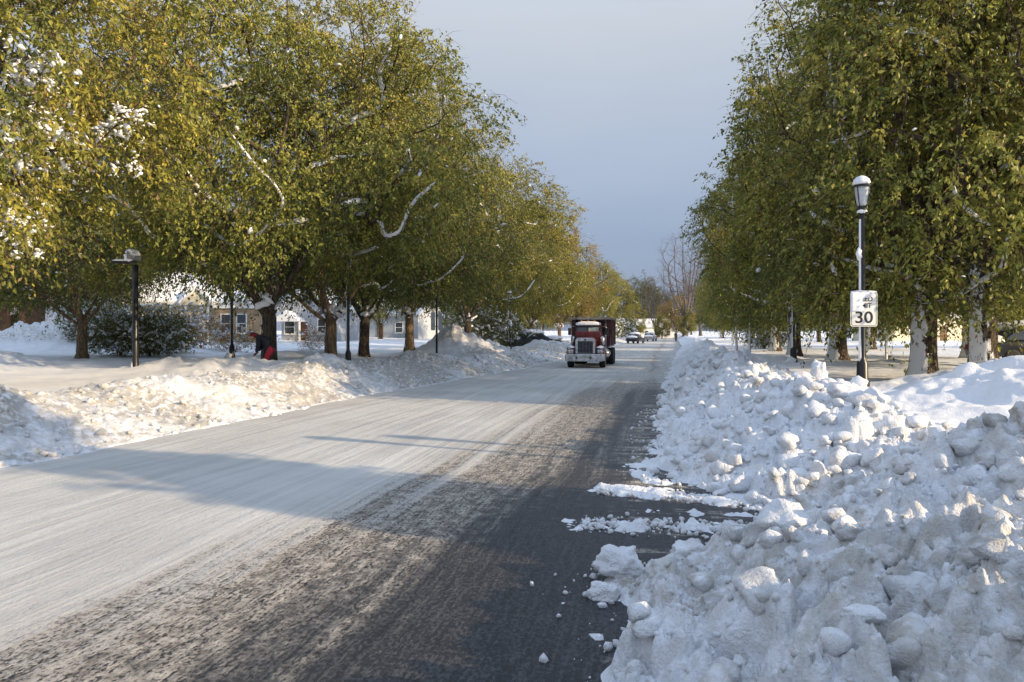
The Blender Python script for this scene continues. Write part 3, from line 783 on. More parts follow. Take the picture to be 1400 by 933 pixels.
class Tree: pass
def make_tree(name, seed, H, Rr, zb, forkz, K, npts, prof, ntw, nlf, leaf, mat, bark, spread=.5, trunk_r=.34, snow=.3, clumps=(160, (.05, .2)), palw=None, droop=.9, bare_top=.5, twl=(.45, 1.0),
              clump=.46, shell=.42, twmat=None, snow_th=.09, leafless=False, every=1, crotch=False):
    T = Tree()
    P, par, rad, pts, m = skeleton(seed, H, Rr, zb, forkz, K, npts, prof, spread, trunk_r, clump, shell)
    T.trunk, sq = limbs_mesh(name + '_trunk', P, par, rad, m, bark, .008, True, snow, seed, snow_th)
    T.twigs, T.leaves = foliage(name, pts, H, zb, Rr, seed, mat, ntw, 0 if leafless else nlf, leaf, droop, twl, 2.0 if leafless else bare_top, palw, twmat, every) if not leafless else (foliage(name, pts, H, zb, Rr, seed, mat, ntw, 1, leaf, droop, twl, 99, palw, twmat)[0], None)
    tri = snow_clumps(pts, clumps[0], seed, clumps[1]) if clumps[0] else None
    if crotch and tri:   # snow lodged where the limbs part
        rg_ = np.random.default_rng(seed); c_ = np.array([P[m]] * 10) + rg_.normal(0, 1, (10, 3)) * np.array([.16, .16, .10]) + np.array([0, 0, .34])
        v_, f_ = snow_clumps(c_, 14, seed + 3, (.12, .26), 2); tri = (np.concatenate([tri[0], v_]), np.concatenate([tri[1], f_ + len(tri[0])]))
    T.snow = join_snow(name + '_snow', sq, tri)
    T.pts = pts; T.seed = seed
    return T

def plant_tree(T, name, loc, rz, sc, label, category='tree', group=None, leafmat=None, snow=None, sz=None):
    r = empty(name, loc, rz, label=label, category=category); r.scale = (sc, sc, sz or sc)
    if group: r['group'] = group
    link('trunk', T.trunk, r)
    tw = link('twigs', T.twigs, r); tw['kind'] = 'stuff'
    if T.leaves:
        c = link('crown', T.leaves, r); c['kind'] = 'stuff'
        if leafmat:
            c.material_slots[0].link = 'OBJECT'; c.material_slots[0].material = leafmat
    s = snow or T.snow
    if s: link('snow_load', s, r)['kind'] = 'stuff'
    return r

def prof_round(t): return np.clip(np.sin(np.pi * (.13 + .80 * np.clip(t, 0, 1) ** .8)), 0, 1) ** .75
def prof_oval(t): return np.clip(np.sin(np.pi * (.20 + .76 * np.clip(t, 0, 1) ** .95)), 0, 1) ** .7
def prof_cone(t): return np.clip(1.0 - t, 0.02, 1) ** .7 * np.clip(.7 + t * 3, 0, 1)
def prof_vase(t): return np.clip(.25 + .75 * np.sin(np.pi * np.clip(.1 + .72 * t, 0, 1)), 0, 1)

TA = make_tree('tree_a', 11, 17.2, 7.4, 3.7, 2.4, 6, 2100, prof_round, 5, 17, .150, M['leaf'], M['bark'], .52, .29, .24, (170, (.03, .13)), every=2, clump=.545, shell=.46, snow_th=.06, crotch=True, twl=(.5, 1.25))
TB = make_tree('tree_b', 29, 17.7, 7.2, 3.3, 2.2, 5, 2100, prof_round, 5, 17, .150, M['leaf'], M['bark_pale'], .55, .28, .22, (170, (.03, .13)), every=2, clump=.545, shell=.46, snow_th=.06, crotch=True, twl=(.5, 1.25))
TC = make_tree('tree_c', 47, 15.8, 4.4, 1.9, 3.4, 6, 1700, prof_oval, 5, 16, .142, M['leaf'], M['bark_crust'], .5, .33, .10, (120, (.03, .12)), every=2, snow_th=.055)
T_BARE = make_tree('bare_tree', 63, 22, 6.0, 4.0, 4.0, 8, 800, prof_vase, 4, 1, .1, M['leaf'], M['twig_grey'], .6, .42, 0, (0, (0, 0)), droop=.05, twl=(.7, 1.6), twmat=M['twig_grey'], leafless=True, clump=.3)
T_SHRUB = make_tree('shrub', 71, 2.6, 1.7, .25, .3, 6, 260, prof_round, 4, 8, .11, M['leaf'], M['twig'], .7, .05, .5, (420, (.05, .16)), palw=.12, droop=.3, twl=(.2, .5), clump=.2, snow_th=.05)
T_TWIGGY = make_tree('twiggy_shrub', 75, 2.2, 1.6, .2, .25, 7, 260, prof_round, 4, 3, .08, M['leaf_rust'], M['twig'], .7, .04, .6, (130, (.05, .16)), palw=.75, droop=.05, twl=(.2, .5), clump=.2, snow_th=.045)
T_EVER = make_tree('evergreen', 83, 9.0, 1.45, .3, 1.0, 3, 620, prof_cone, 6, 9, .17, M['leaf_dark'], M['bark'], .3, .16, .1, (60, (.08, .2)), palw=.1, droop=.4, twl=(.25, .5), clump=.1, shell=.5)
_rg = np.random.default_rng(3); _a = R(200)   # snow massed on the low boughs that face the street
_w = np.stack([TA.pts[:, 0] * math.cos(_a) - TA.pts[:, 1] * math.sin(_a), TA.pts[:, 0] * math.sin(_a) + TA.pts[:, 1] * math.cos(_a)], -1)
_p = TA.pts[(TA.pts[:, 2] < 7.6) & (_w[:, 0] > .5) & (_w[:, 1] < 3.5) & (np.hypot(_w[:, 0], _w[:, 1]) > 2.5)]
_p = _p[_rg.permutation(len(_p))[:110]]
_q = np.repeat(_p, 46, 0); _q = _q + _rg.normal(0, 1, _q.shape) * np.array([.26, .26, .10]); _q[:, 2] -= .6 * np.hypot(*(_q - np.repeat(_p, 46, 0))[:, :2].T)
heavy = join_snow('heavy_snow', None, snow_clumps(_q, 5000, 5, (.02, .095), 1))
flecks = join_snow('fleck_snow', None, snow_clumps(TB.pts[TB.pts[:, 2] < 9], 900, 6, (.02, .08), 1))

def at_ground(u, zc, dz=0.0):
    p = pos(u, zc); p.z = max(hz(p), -.15) + dz; return p
LG = 'trees in the left row'; RG_ = 'trees in the right row'
left = [  # variant, column, depth, turn, scale, label
    (TA, -175, 18.5, 200, 1.0, 'near tree at the left picture edge, boughs sagging under thick snow', heavy),
    (TA, 368, 29.5, 40, 1.0, 'dark forked street tree with snow in its crotch behind the bending person', None),
    (TB, 452, 36.0, 120, 1.0, 'tan barked forked tree just left of the slim lamp post', None),
    (TA, 497, 41.0, 260, .92, 'straight dark trunk close behind the slim lamp post', None),
    (TB, 560, 47.0, 10, .97, 'tree with short tan trunk left of the paired white road sign', None),
    (TA, 638, 58.0, 300, .95, 'dark forked tree behind the tall sunlit snow heap', None),
    (TB, 690, 73.0, 200, .98, 'tree with slender trunk between the snow heap and the truck', None),
    (TA, 728, 90.0, 90, 1.0, 'tree standing above the snow covered car left of the truck', None),
    (TB, 765, 112.0, 330, .95, 'rust tinted tree right behind the truck on its left', None),
    (TA, 792, 138.0, 30, .98, 'ochre tree rising above the truck roof', None),
    (TB, 822, 170.0, 150, .95, 'small looking ochre tree at the far end of left row', None),
    (TB, 112, 35.0, 140, .80, 'low hanging snow flecked tree between the left edge and the sign post', 'h'),
    (TA, 20, 52.0, 77, .8, 'brown trunk beside a house corner at far left edge', None)]
for i, (T, u, zc, a, s, lab, sn) in enumerate(left):
    plant_tree(T, 'street_tree', at_ground(u, zc, -.05), R(a), s, lab, group=LG, snow=flecks if sn == 'h' else sn, leafmat={8: M['leaf_rust'], 0: M['leaf_gold'], 3: M['leaf_green'], 1: M['leaf_green'], 6: M['leaf_gold'], 9: M['leaf_gold'], 7: M['leaf_gold']}.get(i))
right = [
    (TC, 1345, 20.0, 10, 1.0, 'white plastered thick trunk at the right, half behind a smooth drift'),
    (TC, 1262, 21.5, 130, 1.0, 'tree with cream snow crusted trunk right of the speed limit sign'),
    (TC, 1145, 32.0, 250, 1.05, 'dark trunked tree just left of the lamp post'),
    (TC, 1086, 42.0, 60, 1.02, 'tree with tan trunk right behind the plain black pole'),
    (TC, 1060, 52.0, 200, .98, 'tree with white plastered trunk left of the black pole'),
    (TC, 1040, 66.0, 310, .98, 'tree behind the two thin white saplings'),
    (TC, 1028, 84.0, 20, 1.0, 'dark tree on the right where the verge meets the far road'),
    (TC, 1004, 106.0, 100, .98, 'tree on the right beside the tall bare tree'),
    (TC, 987, 135.0, 170, .95, 'last leafy tree at the far end of right row'),
    (TC, 1325, 38.0, 220, .95, 'pale trunk glimpsed between the two thick right trunks'),
    (TA, 1460, 27.0, 70, .85, 'tree whose crown fills the upper right picture corner'),
    (TC, 1190, 55.0, 35, 1.0, 'tree standing back on the white lawn behind the lamp post')]
for i, (T, u, zc, a, s, lab) in enumerate(right):
    plant_tree(T, 'street_tree', at_ground(u, zc, -.05), R(a), s, lab, group=RG_, leafmat=M['leaf_green'] if i % 3 != 1 else None)

# beyond the picture on the right: they throw the shadows that cross the road
def sunline(s, X):
    """Y on the line X whose shadow falls along offset s"""
    return (s - math.cos(R(SUN_AZ)) * -X * 1.0) / math.sin(R(SUN_AZ)) if False else (s - .2588 * X) / .9659
for (s, X, sc, szs, lab) in ((7.7, 12.0, .98, 1.45, 'tall columnar evergreen beside the driveway right of the picture'),
                             (3.9, 12.5, .9, .50, 'short clipped evergreen right of the picture'), (1.9, 12.5, 1.0, .56, 'middling clipped evergreen right of the picture'),
                             (-.2, 12.5, 1.0, .60, 'last clipped evergreen in the hedge right of the picture'), (-2.4, 12.5, 1.0, .64, 'tallest clipped evergreen in the hedge right of the picture')):
    plant_tree(T_EVER, 'evergreen', (X, sunline(s, X), .0), R(s * 50), sc, lab, category='evergreen', sz=szs)

# far end of the street
plant_tree(T_BARE, 'bare_tree', at_ground(936, 175, -.1), 0, 1.08, 'tall bare grey tree at the end of the street')
plant_tree(T_BARE, 'bare_tree', at_ground(958, 195, -.1), 2, 1.0, 'second bare tree half hidden by the right row')
plant_tree(T_BARE, 'bare_tree', at_ground(897, 200, -.1), 1, .75, 'low bare brownish tree left of the tall bare tree')
for (u, zc, s, T, mt, lab) in ((878, 230, 1.25, TC, M['leaf_dark'], 'dark evergreen crown at the end of the street'), (850, 235, 1.2, TC, M['leaf_dark'], 'dark evergreen behind the end of the left row'),
                              (925, 190, .62, TB, M['leaf_rust'], 'orange brown tree below the tall bare tree'), (940, 175, .48, TC, None, 'small yellow green tree at street end, right'),
                              (905, 180, .42, TC, None, 'small yellow green tree at street end beside the white roof'), (868, 175, .45, TB, None, 'small yellow tree at street end, left'),
                              (890, 260, 1.1, TA, M['leaf_dark'], 'broad dark tree closing the view behind the white roof'), (945, 250, 1.05, TA, M['leaf_dark'], 'broad dark tree closing the view on the right')):
    plant_tree(T, 'distant_tree', at_ground(u, zc, -.1), R(u * 7), s, lab, group='trees closing the view', leafmat=mt)

# background trees behind the left houses and right lawn
for (T, u, zc, s, lab) in ((TB, 120, 62, .8, 'tree behind the shrubs left of the street sign post'), (TA, 300, 100, .95, 'tree rising behind the cream house'), (TB, 520, 95, .85, 'tree behind the gap between the left trunks'),
                           (TC, 655, 150, 1.0, 'far yard tree left of the truck, leftmost of three'), (TC, 700, 155, 1.1, 'far yard tree left of the truck, middle of three'), (TC, 742, 165, 1.0, 'far yard tree nearest the truck on its left'),
                           (TC, 590, 120, 1.0, 'far yard tree glimpsed behind the sunlit heap'), (TC, 1040, 150, 1.1, 'far yard tree behind the white saplings'), (TC, 1090, 140, 1.0, 'far yard tree behind the plain black pole'),
                           (TC, 1160, 130, 1.0, 'far yard tree behind the lamp post foot'), (TC, 1240, 125, 1.1, 'far yard tree between the lamp post and cream trunk'), (TC, 1330, 120, 1.0, 'far yard tree between the two thick right trunks'),
                           (TC, 1400, 60, .9, 'tree far back on the right lawn'), (TA, 1120, 90, .8, 'tree far back behind the right row')):
    plant_tree(T, 'yard_tree', at_ground(u, zc, -.05), R(u), s, lab, group='trees in the yards behind')

# shrubs by the houses
for (T, u, zc, s, lab) in ((T_SHRUB, 165, 38, .95, 'dark snow dotted shrub left of the street sign post'), (T_SHRUB, 205, 39, 1.05, 'dark snow dotted shrub right of the street sign post'),
                           (T_TWIGGY, 245, 47, 1.15, 'rusty twiggy hedge bush below the white roof'), (T_TWIGGY, 275, 48, 1.1, 'rusty twiggy hedge bush beside the small gable'),
                           (T_SHRUB, 230, 42, .75, 'low round bush in front of the twiggy hedge'), (T_TWIGGY, 322, 46, .8, 'snow laden low bush below the house window'),
                           (T_TWIGGY, 428, 52, .75, 'little bare snowy tree between the two forked trunks'), (T_SHRUB, 130, 44, 1.0, 'bush with dark stems at far left behind drift'),
                           (T_SHRUB, 655, 62, 1.5, 'green snow bent bush beside the sunlit heap'), (T_SHRUB, 690, 66, 1.3, 'low evergreen bush right of the sunlit heap'), (T_SHRUB, 835, 150, 1.6, 'snow loaded bush by the far left kerb'),
                           (T_SHRUB, 850, 160, 1.7, 'snow loaded bush beside the parked cars'), (T_SHRUB, 1045, 60, 1.0, 'dark low bush behind the thin saplings')):
    plant_tree(T, 'shrub', at_ground(u, zc, -.08), R(u * 3), s, lab, category='shrub', group='snowy shrubs')

# saplings with snow plastered stems
def sapling(u, zc, h, lab):
    r = empty('sapling', at_ground(u, zc, -.05), 0, label=lab, category='sapling', group='thin saplings on the right verge')
    MB().tube([(0, 0, 0), (.02, 0, .12), (0, .01, h * .5), (.03, 0, h)], [.09, .055, .05, .035], 8).build('trunk', M['bark_pale'], r, True)
    MB().tube([(-.03, -.035, .02), (-.02, -.05, .15), (-.025, -.04, h * .5), (.0, -.03, h * .98)], [.10, .055, .05, .03], 8).build('snow_crust', M['snow'], r, True)
    m_ = MB()
    for k in range(7):
        a = k * 2.4; z = h * (.55 + .06 * k); m_.tube([(0, 0, z), (math.cos(a) * .35, math.sin(a) * .35, z + .35), (math.cos(a) * .5, math.sin(a) * .5, z + .8)], [.018, .012, .005], 5)
    m_.build('branches', M['twig'], r)
sapling(1007, 44, 2.6, 'left one of two thin white stemmed saplings'); sapling(1025, 42, 2.4, 'right one of two thin white stemmed saplings')
sapling(1212, 33, 1.7, 'thin snowy sapling just right of the lamp post foot')

# ------------------------------------------------------------------ lamp posts, signs
def lamp_post(loc, h, lab, group='black lamp posts', snowcap=True):
    r = empty('lamp_post', loc, 0, label=lab, category='lamp post', group=group)
    MB().lathe([(.16, -.3), (.16, .12), (.13, .2), (.12, .55), (.085, .62), (.068, .7), (.062, h - .95), (.075, h - .93), (.075, h - .86), (.06, h - .84)], 14).build('post', M['metal_black'], r, True)
    MB().lathe([(.06, h - .85), (.11, h - .8), (.12, h - .74), (.075, h - .70), (.10, h - .66)], 14).build('collar', M['metal_black'], r, True)
    MB().lathe([(.09, h - .66), (.12, h - .6), (.165, h - .3), (.175, h - .22), (.17, h - .2)], 14).build('globe', M['lamp_glass'], r, True)
    for k in range(4):
        a = R(45 + 90 * k); c, s = math.cos(a), math.sin(a)
        MB().tube([(c * .10, s * .10, h - .67), (c * .15, s * .15, h - .5), (c * .195, s * .195, h - .22)], .011, 6).build('cage_bar', M['metal_black'], r, True)
    MB().lathe([(.215, h - .225), (.22, h - .2), (.19, h - .18)], 16).build('rim', M['metal_black'], r, True)
    MB().lathe([(.19, h - .19), (.185, h - .13), (.14, h - .05), (.06, h - .01), (.02, h)], 16).build('cap', M['metal_black'], r, True)
    if snowcap:
        MB().lathe([(.19, h - .17), (.195, h - .13), (.17, h - .05), (.11, h + .01), (.03, h + .04)], 16, (-.02, -.015, 0)).build('snow_cap', M['snow'], r, True)
        MB().tube([(-.05, -.03, .2), (-.05, -.02, 1.2), (-.048, -.02, 2.2), (-.05, -.02, 3.1), (-.048, -.02, h - .95)], [.05, .032, .034, .03, .03], 10).build('snow_streak', M['snow'], r, True)
        MB().blob((-.08, -.03, h - 1.75), (.07, .06, .14), 4, 2, .2).build('snow_clump', M['snow'], r, True); MB().blob((-.02, -.03, h - .78), (.12, .12, .05), 5, 2, .15).build('snow_clump', M['snow'], r, True)
    MB().blob((-.1, -.08, .05), (.24, .22, .18), 6, 2, .2).build('snow_drift', M['snow'], r, True)
    return r
LP = pos(1179, 17.5); LPZ = hz(LP)
lp0 = lamp_post((LP.x, LP.y, LPZ), 2 + (452 - 243) / 60.0 - LPZ, 'black lantern lamp post carrying the speed limit sign')

def text_mesh(txt, size, mat, name, ext=.003):
    c = bpy.data.curves.new(name, 'FONT'); c.body = txt; c.size = size; c.align_x = 'CENTER'; c.align_y = 'CENTER'; c.extrude = ext; c.offset = size * .012
    o = bpy.data.objects.new(name, c); COL.objects.link(o)
    dg = bpy.context.evaluated_depsgraph_get(); me = bpy.data.meshes.new_from_object(o.evaluated_get(dg))
    bpy.data.objects.remove(o); bpy.data.curves.remove(c)
    me.materials.clear(); me.materials.append(mat); return me

def rrect(w_, h_, r_, n=5):
    p = []
    for cx, cy, a0 in ((w_ / 2 - r_, h_ / 2 - r_, 0), (-w_ / 2 + r_, h_ / 2 - r_, 90), (-w_ / 2 + r_, -h_ / 2 + r_, 180), (w_ / 2 - r_, -h_ / 2 + r_, 270)):
        for k in range(n): a = R(a0 + 90 * k / (n - 1)); p.append((cx + r_ * math.cos(a), cy + r_ * math.sin(a)))
    return p

def speed_sign():
    z = 2 + (452 - 423) / 60.0; p = LP
    r = empty('speed_limit_sign', (p.x, p.y, z), YAW * .4 + R(4), label='white SPEED LIMIT 30 sign crusted with snow on the lamp post', category='sign')
    W, H = .60, .79
    MB().prism(rrect(W, H, .05), -.085, -.08).build('plate', M['sign_white'], r)
    # thin black border line
    bm = MB(); o_ = rrect(W - .04, H - .04, .04); i_ = rrect(W - .062, H - .062, .034)
    n = len(o_); A = [bm.bm.verts.new((a, -.0865, b)) for a, b in o_]; B = [bm.bm.verts.new((a, -.0865, b)) for a, b in i_]
    for k in range(n): bm.bm.faces.new((A[k], A[(k + 1) % n], B[(k + 1) % n], B[k]))
    bm.build('border', M['sign_black'], r)
    for txt, s_, zz, sx in (('SPEED', .155, .225, .95), ('LIMIT', .155, .075, .95), ('30', .37, -.20, 1.12)):
        o = link('lettering', text_mesh(txt, s_, M['sign_black'], 'lettering'), r, (0, -.087, zz)); o.rotation_euler = (R(90), 0, 0); o.scale = (sx, 1, 1)
    [MB().box(-.04, .04, -.079, .03, z_, z_ + .04).build('bracket', M['sign_grey'], r) for z_ in (.2, -.24)]
    # crust of wind-blown snow hiding most of the first two words
    rg_ = np.random.default_rng(4); g_ = 40
    xs, zs = np.meshgrid(np.linspace(-W / 2 + .012, W / 2 - .012, g_), np.linspace(-H / 2 + .02, H / 2 - .01, g_))
    f_ = fbm(xs * 7 + 3, zs * 7, 5, 4) - .5
    edge_ = .05 + .30 * np.clip((zs - .2) / .2, 0, 1) - .55 * np.clip((-.04 - zs) / .06, 0, 1)
    th = (edge_ - xs + f_ * .28) * .12
    th = np.minimum(th, np.minimum(W / 2 - .01 - np.abs(xs), H / 2 - .005 - np.abs(zs)) * .8)
    th = np.where(zs < -.06, np.minimum(th, -.004), th)
    yy = -.0875 - np.clip(th, -.004, .024)
    idx = np.arange(g_ * g_).reshape(g_, g_); q = np.stack([idx[:-1, :-1], idx[:-1, 1:], idx[1:, 1:], idx[1:, :-1]], -1).reshape(-1, 4)
    keep = (th.ravel()[q] > -.001).any(1)
    V = np.stack([xs.ravel(), yy.ravel(), zs.ravel()], -1); V[:, 1] += np.where(th.ravel() < 0, .004, 0)
    link('snow_crust', mesh_np('snow_crust', V, q[keep], True, (M['snow'],)), r)
    MB().tube([(-.29, -.08, .395), (-.1, -.08, .405), (.1, -.08, .402), (.29, -.08, .395)], [.012, .022, .02, .01], 8).build('snow_ledge', M['snow'], r, True)
speed_sign()

p = at_ground(476, 34.0); lamp_post(p, 4.9, 'slim black lamp post between the left trunks', snowcap=True)
p = at_ground(1085, 30.5); lamp_post(p, 4.6, 'plain black pole in front of the right row, lantern lost in leaves')
p = at_ground(317, 38.0); lamp_post(p, 4.7, 'thin dark lamp post in front of the cream house window')
p = at_ground(697, 62.0); lamp_post(p, 4.7, 'distant lamp post between the sunlit heap and truck')
for s, lab in ((11.2, 'lamp post right of the picture, nearer one'), (12.0, 'lamp post right of the picture, farther one')):
    X = 9.0 if s < 11.5 else 10.5
    lamp_post((X, sunline(s, X), hz((X, sunline(s, X)))), 5.0, lab, snowcap=False)

def street_sign():
    p = pos(185, 27.2); z0 = 2 - 61 * 27.2 / F; h = 2 + (452 - 362) * 27.2 / F - z0
    r = empty('street_sign_post', (p.x, p.y, z0), YAW, label='black post with snow capped street name blades on the left verge', category='sign post')
    MB().lathe([(.15, -.4), (.15, .1), (.13, .16), (.115, .5), (.105, .7), (.10, h)], 14).build('post', M['metal_black'], r, True)
    MB().box(-.80, .06, -.012, .012, h + .03, h + .15).build('name_blade', M['steel_dark'], r)
    MB().box(-.012, .012, -.6, .4, h + .16, h + .40).build('name_blade', M['sign_grey'], r)
    MB().tube([(-.82, 0, h + .15), (-.65, -.01, h + .165), (-.4, -.015, h + .16), (-.1, 0, h + .165)], [.01, .035, .028, .03], 8).build('snow_cap', M['snow'], r, True)
    MB().blob((-.05, -.1, h + .40), (.19, .35, .12), 3, 3, .2).blob((-.2, -.03, h + .27), (.16, .1, .14), 8, 3, .2).build('snow_cap', M['snow'], r, True)
    MB().tube([(-.08, -.07, .02), (-.07, -.065, .25), (-.06, -.06, .6)], [.10, .06, .015], 8).build('snow_streak', M['snow'], r, True)
street_sign()
def road_sign():
    p = pos(597, 40); z0 = hz(p); h = 2 + (452 - 425) * 40 / F - z0
    r = empty('road_sign', (p.x, p.y, z0), YAW, label='pair of pale sign panels on a dark post beside the sunlit heap', category='sign')
    MB().tube([(0, 0, -.4), (0, 0, h + .8)], .055, 8).build('post', M['metal_black'], r, True)
    for x0, x1 in ((-.30, -.075), (.075, .30)):
        MB().prism([(a + (x0 + x1) / 2, b + h - .55) for a, b in rrect(x1 - x0, .95, .04)], -.02, -.01).build('panel', M['sign_grey'], r)
    [MB().box(-.3, .3, -.009, .01, h - d_, h - d_ + .04).build('bracket', M['metal_black'], r) for d_ in (.3, .85)]
    MB().blob((0, 0, .05), (.2, .2, .14), 6, 2, .2).build('snow_drift', M['snow'], r, True)
road_sign()

# ------------------------------------------------------------------ truck
def truck():
    p = pos(801, 41.2); r = empty('dump_truck', (p.x, p.y, 0.0), R(0), label='maroon dump truck with chrome grille driving towards the camera', category='truck')
    b = MB().box(-.70, .70, .9, 2.6, 1.0, 1.95, .05); b.prism([(-.70, 1.9), (.70, 1.9), (.64, 2.34), (-.64, 2.34)], 1.15, 2.6); b.build('cab', M['maroon'], r)
    MB().prism([(-.5, .55), (.5, .55), (.5, 1.45), (.42, 1.6), (-.42, 1.6), (-.5, 1.45)], -.25, .95, bev=.03).prism([(-.55, 1.4), (.55, 1.4), (.60, 1.74), (-.60, 1.74)], .6, 1.16).build('hood', M['maroon'], r)
    # windscreen in two panes with a centre post; one pane has a painted reflection
    for x0, x1, mt in ((-.61, -.025, M['glass']), (.025, .61, M['glass_glare'])):
        f = MB().prism([(x0, 1.80), (x1, 1.80), (x1 * .97, 2.22), (x0 * .97, 2.22)], 1.135, 1.148).build('windscreen_pane', mt, r)
    MB().box(-.66, .66, 1.12, 1.149, 1.75, 1.80).box(-.64, .64, 1.12, 1.149, 2.19, 2.23).box(-.024, .024, 1.12, 1.149, 1.80, 2.19).box(-.66, -.611, 1.12, 1.149, 1.80, 2.19).box(.611, .66, 1.12, 1.149, 1.80, 2.19).build('windscreen_frame', M['steel_dark'], r)
    MB().prism([(1.0, 2.30), (1.16, 2.27), (1.2, 2.44), (1.04, 2.40)], -.66, .66, 'x').build('sun_visor', M['chrome'], r)
    MB().prism([(-.64, 2.28), (.64, 2.28), (.58, 2.44), (.3, 2.50), (-.3, 2.50), (-.58, 2.44)], 1.0, 2.5, bev=.05).build('roof_snow', M['snow'], r, True)
    for x in (-.36, 0, .36): MB().box(x - .04, x + .04, 1.0, 1.08, 2.5, 2.55, .015).build('marker_light', M['amber'], r)
    g_ = MB().prism([(-.53, .76), (.53, .76), (.53, 1.50), (.44, 1.60), (-.44, 1.60), (-.53, 1.50)], -.30, -.26, bev=.015).build('grille_surround', M['chrome'], r)
    MB().box(-.41, .41, -.312, -.303, .80, 1.43).build('grille', M['steel_dark'], r)
    for k in range(11): MB().box(-.385 + k * .077 - .012, -.385 + k * .077 + .012, -.33, -.314, .81, 1.42).build('grille_bar', M['grille'], r)
    MB().lathe([(.045, 0), (.045, .01)], 12, (0, 0, 0)).build('badge', M['steel_dark'], r).matrix_local = Matrix.Translation((0, -.305, 1.50)) @ Matrix.Rotation(R(90), 4, 'X')
    for s in (-1, 1):
        x = lambda a, b_: tuple(sorted((s * a, s * b_)))
        x0, x1 = x(.56, 1.0)
        MB().prism([(-.25, .60), (-.28, .86), (-.15, 1.06), (.25, 1.16), (.75, 1.10), (1.05, .80), (1.05, .55), (.92, .55), (.75, .92), (.15, .92), (.0, .60)], x0, x1, 'x', .02).build('fender', M['maroon'], r)
        MB().blob((s * .78, -.02, 1.08), (.20, .28, .09), 3 + s, 3, .15).build('fender_snow', M['snow'], r, True)
        MB().box(s * .79 - .16, s * .79 + .16, -.36, -.29, .76, .98, .03).build('headlight_housing', M['chrome'], r)
        for k in (-.075, .075):
            MB().lathe([(.062, 0), (.062, .015), (.03, .03)], 14).build('headlight', M['lens'], r, True).matrix_local = Matrix.Translation((s * .79 + k, -.362, .87)) @ Matrix.Rotation(R(90), 4, 'X')
        MB().box(s * 1.0 - .05, s * 1.0 + .05, -.34, -.26, .78, .88, .02).build('turn_signal', M['amber'], r)
        wx = .86 * s
        ty = MB().lathe([(.30, -.15), (.46, -.15), (.49, -.12), (.49, .12), (.46, .15), (.30, .15)], 28).build('tyre', M['tyre'], r, True)
        ty.matrix_local = Matrix.Translation((wx, .42, .49)) @ Matrix.Rotation(R(90), 4, 'Y')
        rim = MB().lathe([(.05, -.13), (.29, -.13), (.30, 0), (.29, .13), (.05, .13)], 20).build('rim', M['steel_grey'], ty, True)
        for yy in (4.6, 5.75):
            for dx in (-.17, .17):
                t2 = MB().lathe([(.28, -.13), (.47, -.13), (.49, -.1), (.49, .1), (.47, .13), (.28, .13)], 24).build('tyre', M['tyre'], r, True)
                t2.matrix_local = Matrix.Translation((.84 * s + dx, yy, .49)) @ Matrix.Rotation(R(90), 4, 'Y')
                MB().lathe([(.05, -.1), (.27, -.1), (.28, 0), (.27, .1), (.05, .1)], 16).build('rim', M['steel_grey'], t2, True)
        # mirrors, stacks, air cleaner, tank, door glass
        MB().tube([(s * .7, 1.25, 2.22), (s * .97, 1.15, 2.22), (s * 1.02, 1.15, 2.18), (s * 1.02, 1.15, 1.72), (s * .97, 1.15, 1.68), (s * .7, 1.25, 1.75)], .014, 6).build('mirror_bracket', M['chrome'], r, True)
        MB().box(s * 1.02 - .09, s * 1.02 + .09, 1.12, 1.17, 1.75, 2.13, .015).build('mirror', M['steel_dark'], r)
        MB().tube([(s * .82, 2.72, .7), (s * .82, 2.72, 2.85)], .065, 12).build('exhaust_stack', M['chrome'] if s > 0 else M['steel_dark'], r, True)
        MB().lathe([(.05, 1.15), (.13, 1.2), (.13, 1.62), (.05, 1.68)], 14, (s * .80, .95, 0)).build('air_cleaner', M['chrome'], r, True)
        MB().prism([(1.25, 1.72), (2.1, 1.72), (2.1, 2.2), (1.4, 2.2)], *x(.69, .705), 'x').build('door_window', M['glass'], r)
        MB().tube([(s * .86, 1.5, .72), (s * .86, 2.6, .72)], .27, 16).build('fuel_tank', M['chrome'], r, True)
        MB().box(*x(.74, 1.1), 1.1, 1.5, .42, .46).build('step', M['steel_dark'], r)
    MB().prism([(-1.06, .40), (-.85, .345), (.85, .345), (1.06, .40), (1.07, .74), (-1.07, .74)], -.50, -.36, bev=.03).build('bumper', M['chrome'], r)
    MB().box(-.11, .11, -.512, -.503, .56, .68).build('number_plate', M['plate'], r)
    for x in (-.45, .3): MB().box(x - .05, x + .05, -.51, -.502, .5, .6, .003).build('tow_slot', M['steel_dark'], r)
    MB().box(-.42, -.30, -.2, 6.2, .62, .86).box(.30, .42, -.2, 6.2, .62, .86).box(-.30, .30, 1.0, 1.2, .6, .8).box(-.75, .75, .36, .48, .44, .54).box(-.8, .8, 4.54, 4.66, .44, .54).box(-.8, .8, 5.69, 5.81, .44, .54).build('chassis', M['steel_dark'], r)
    # dump box with cab shield
    body = MB().prism([(-1.05, 1.12), (1.05, 1.12), (1.13, 2.62), (-1.13, 2.62)], 2.95, 3.02).prism([(-1.05, 1.05), (1.05, 1.05), (1.05, 1.115), (-1.05, 1.115)], 2.95, 6.5)
    for s in (-1, 1):
        body.prism([(s * 1.055, 1.12), (s * 1.0, 1.12), (s * 1.08, 2.62), (s * 1.135, 2.62)], 3.025, 6.45)
    body.prism([(-1.05, 1.12), (1.05, 1.12), (1.1, 2.3), (-1.1, 2.3)], 6.455, 6.52).build('dump_box', M['maroon'], r)
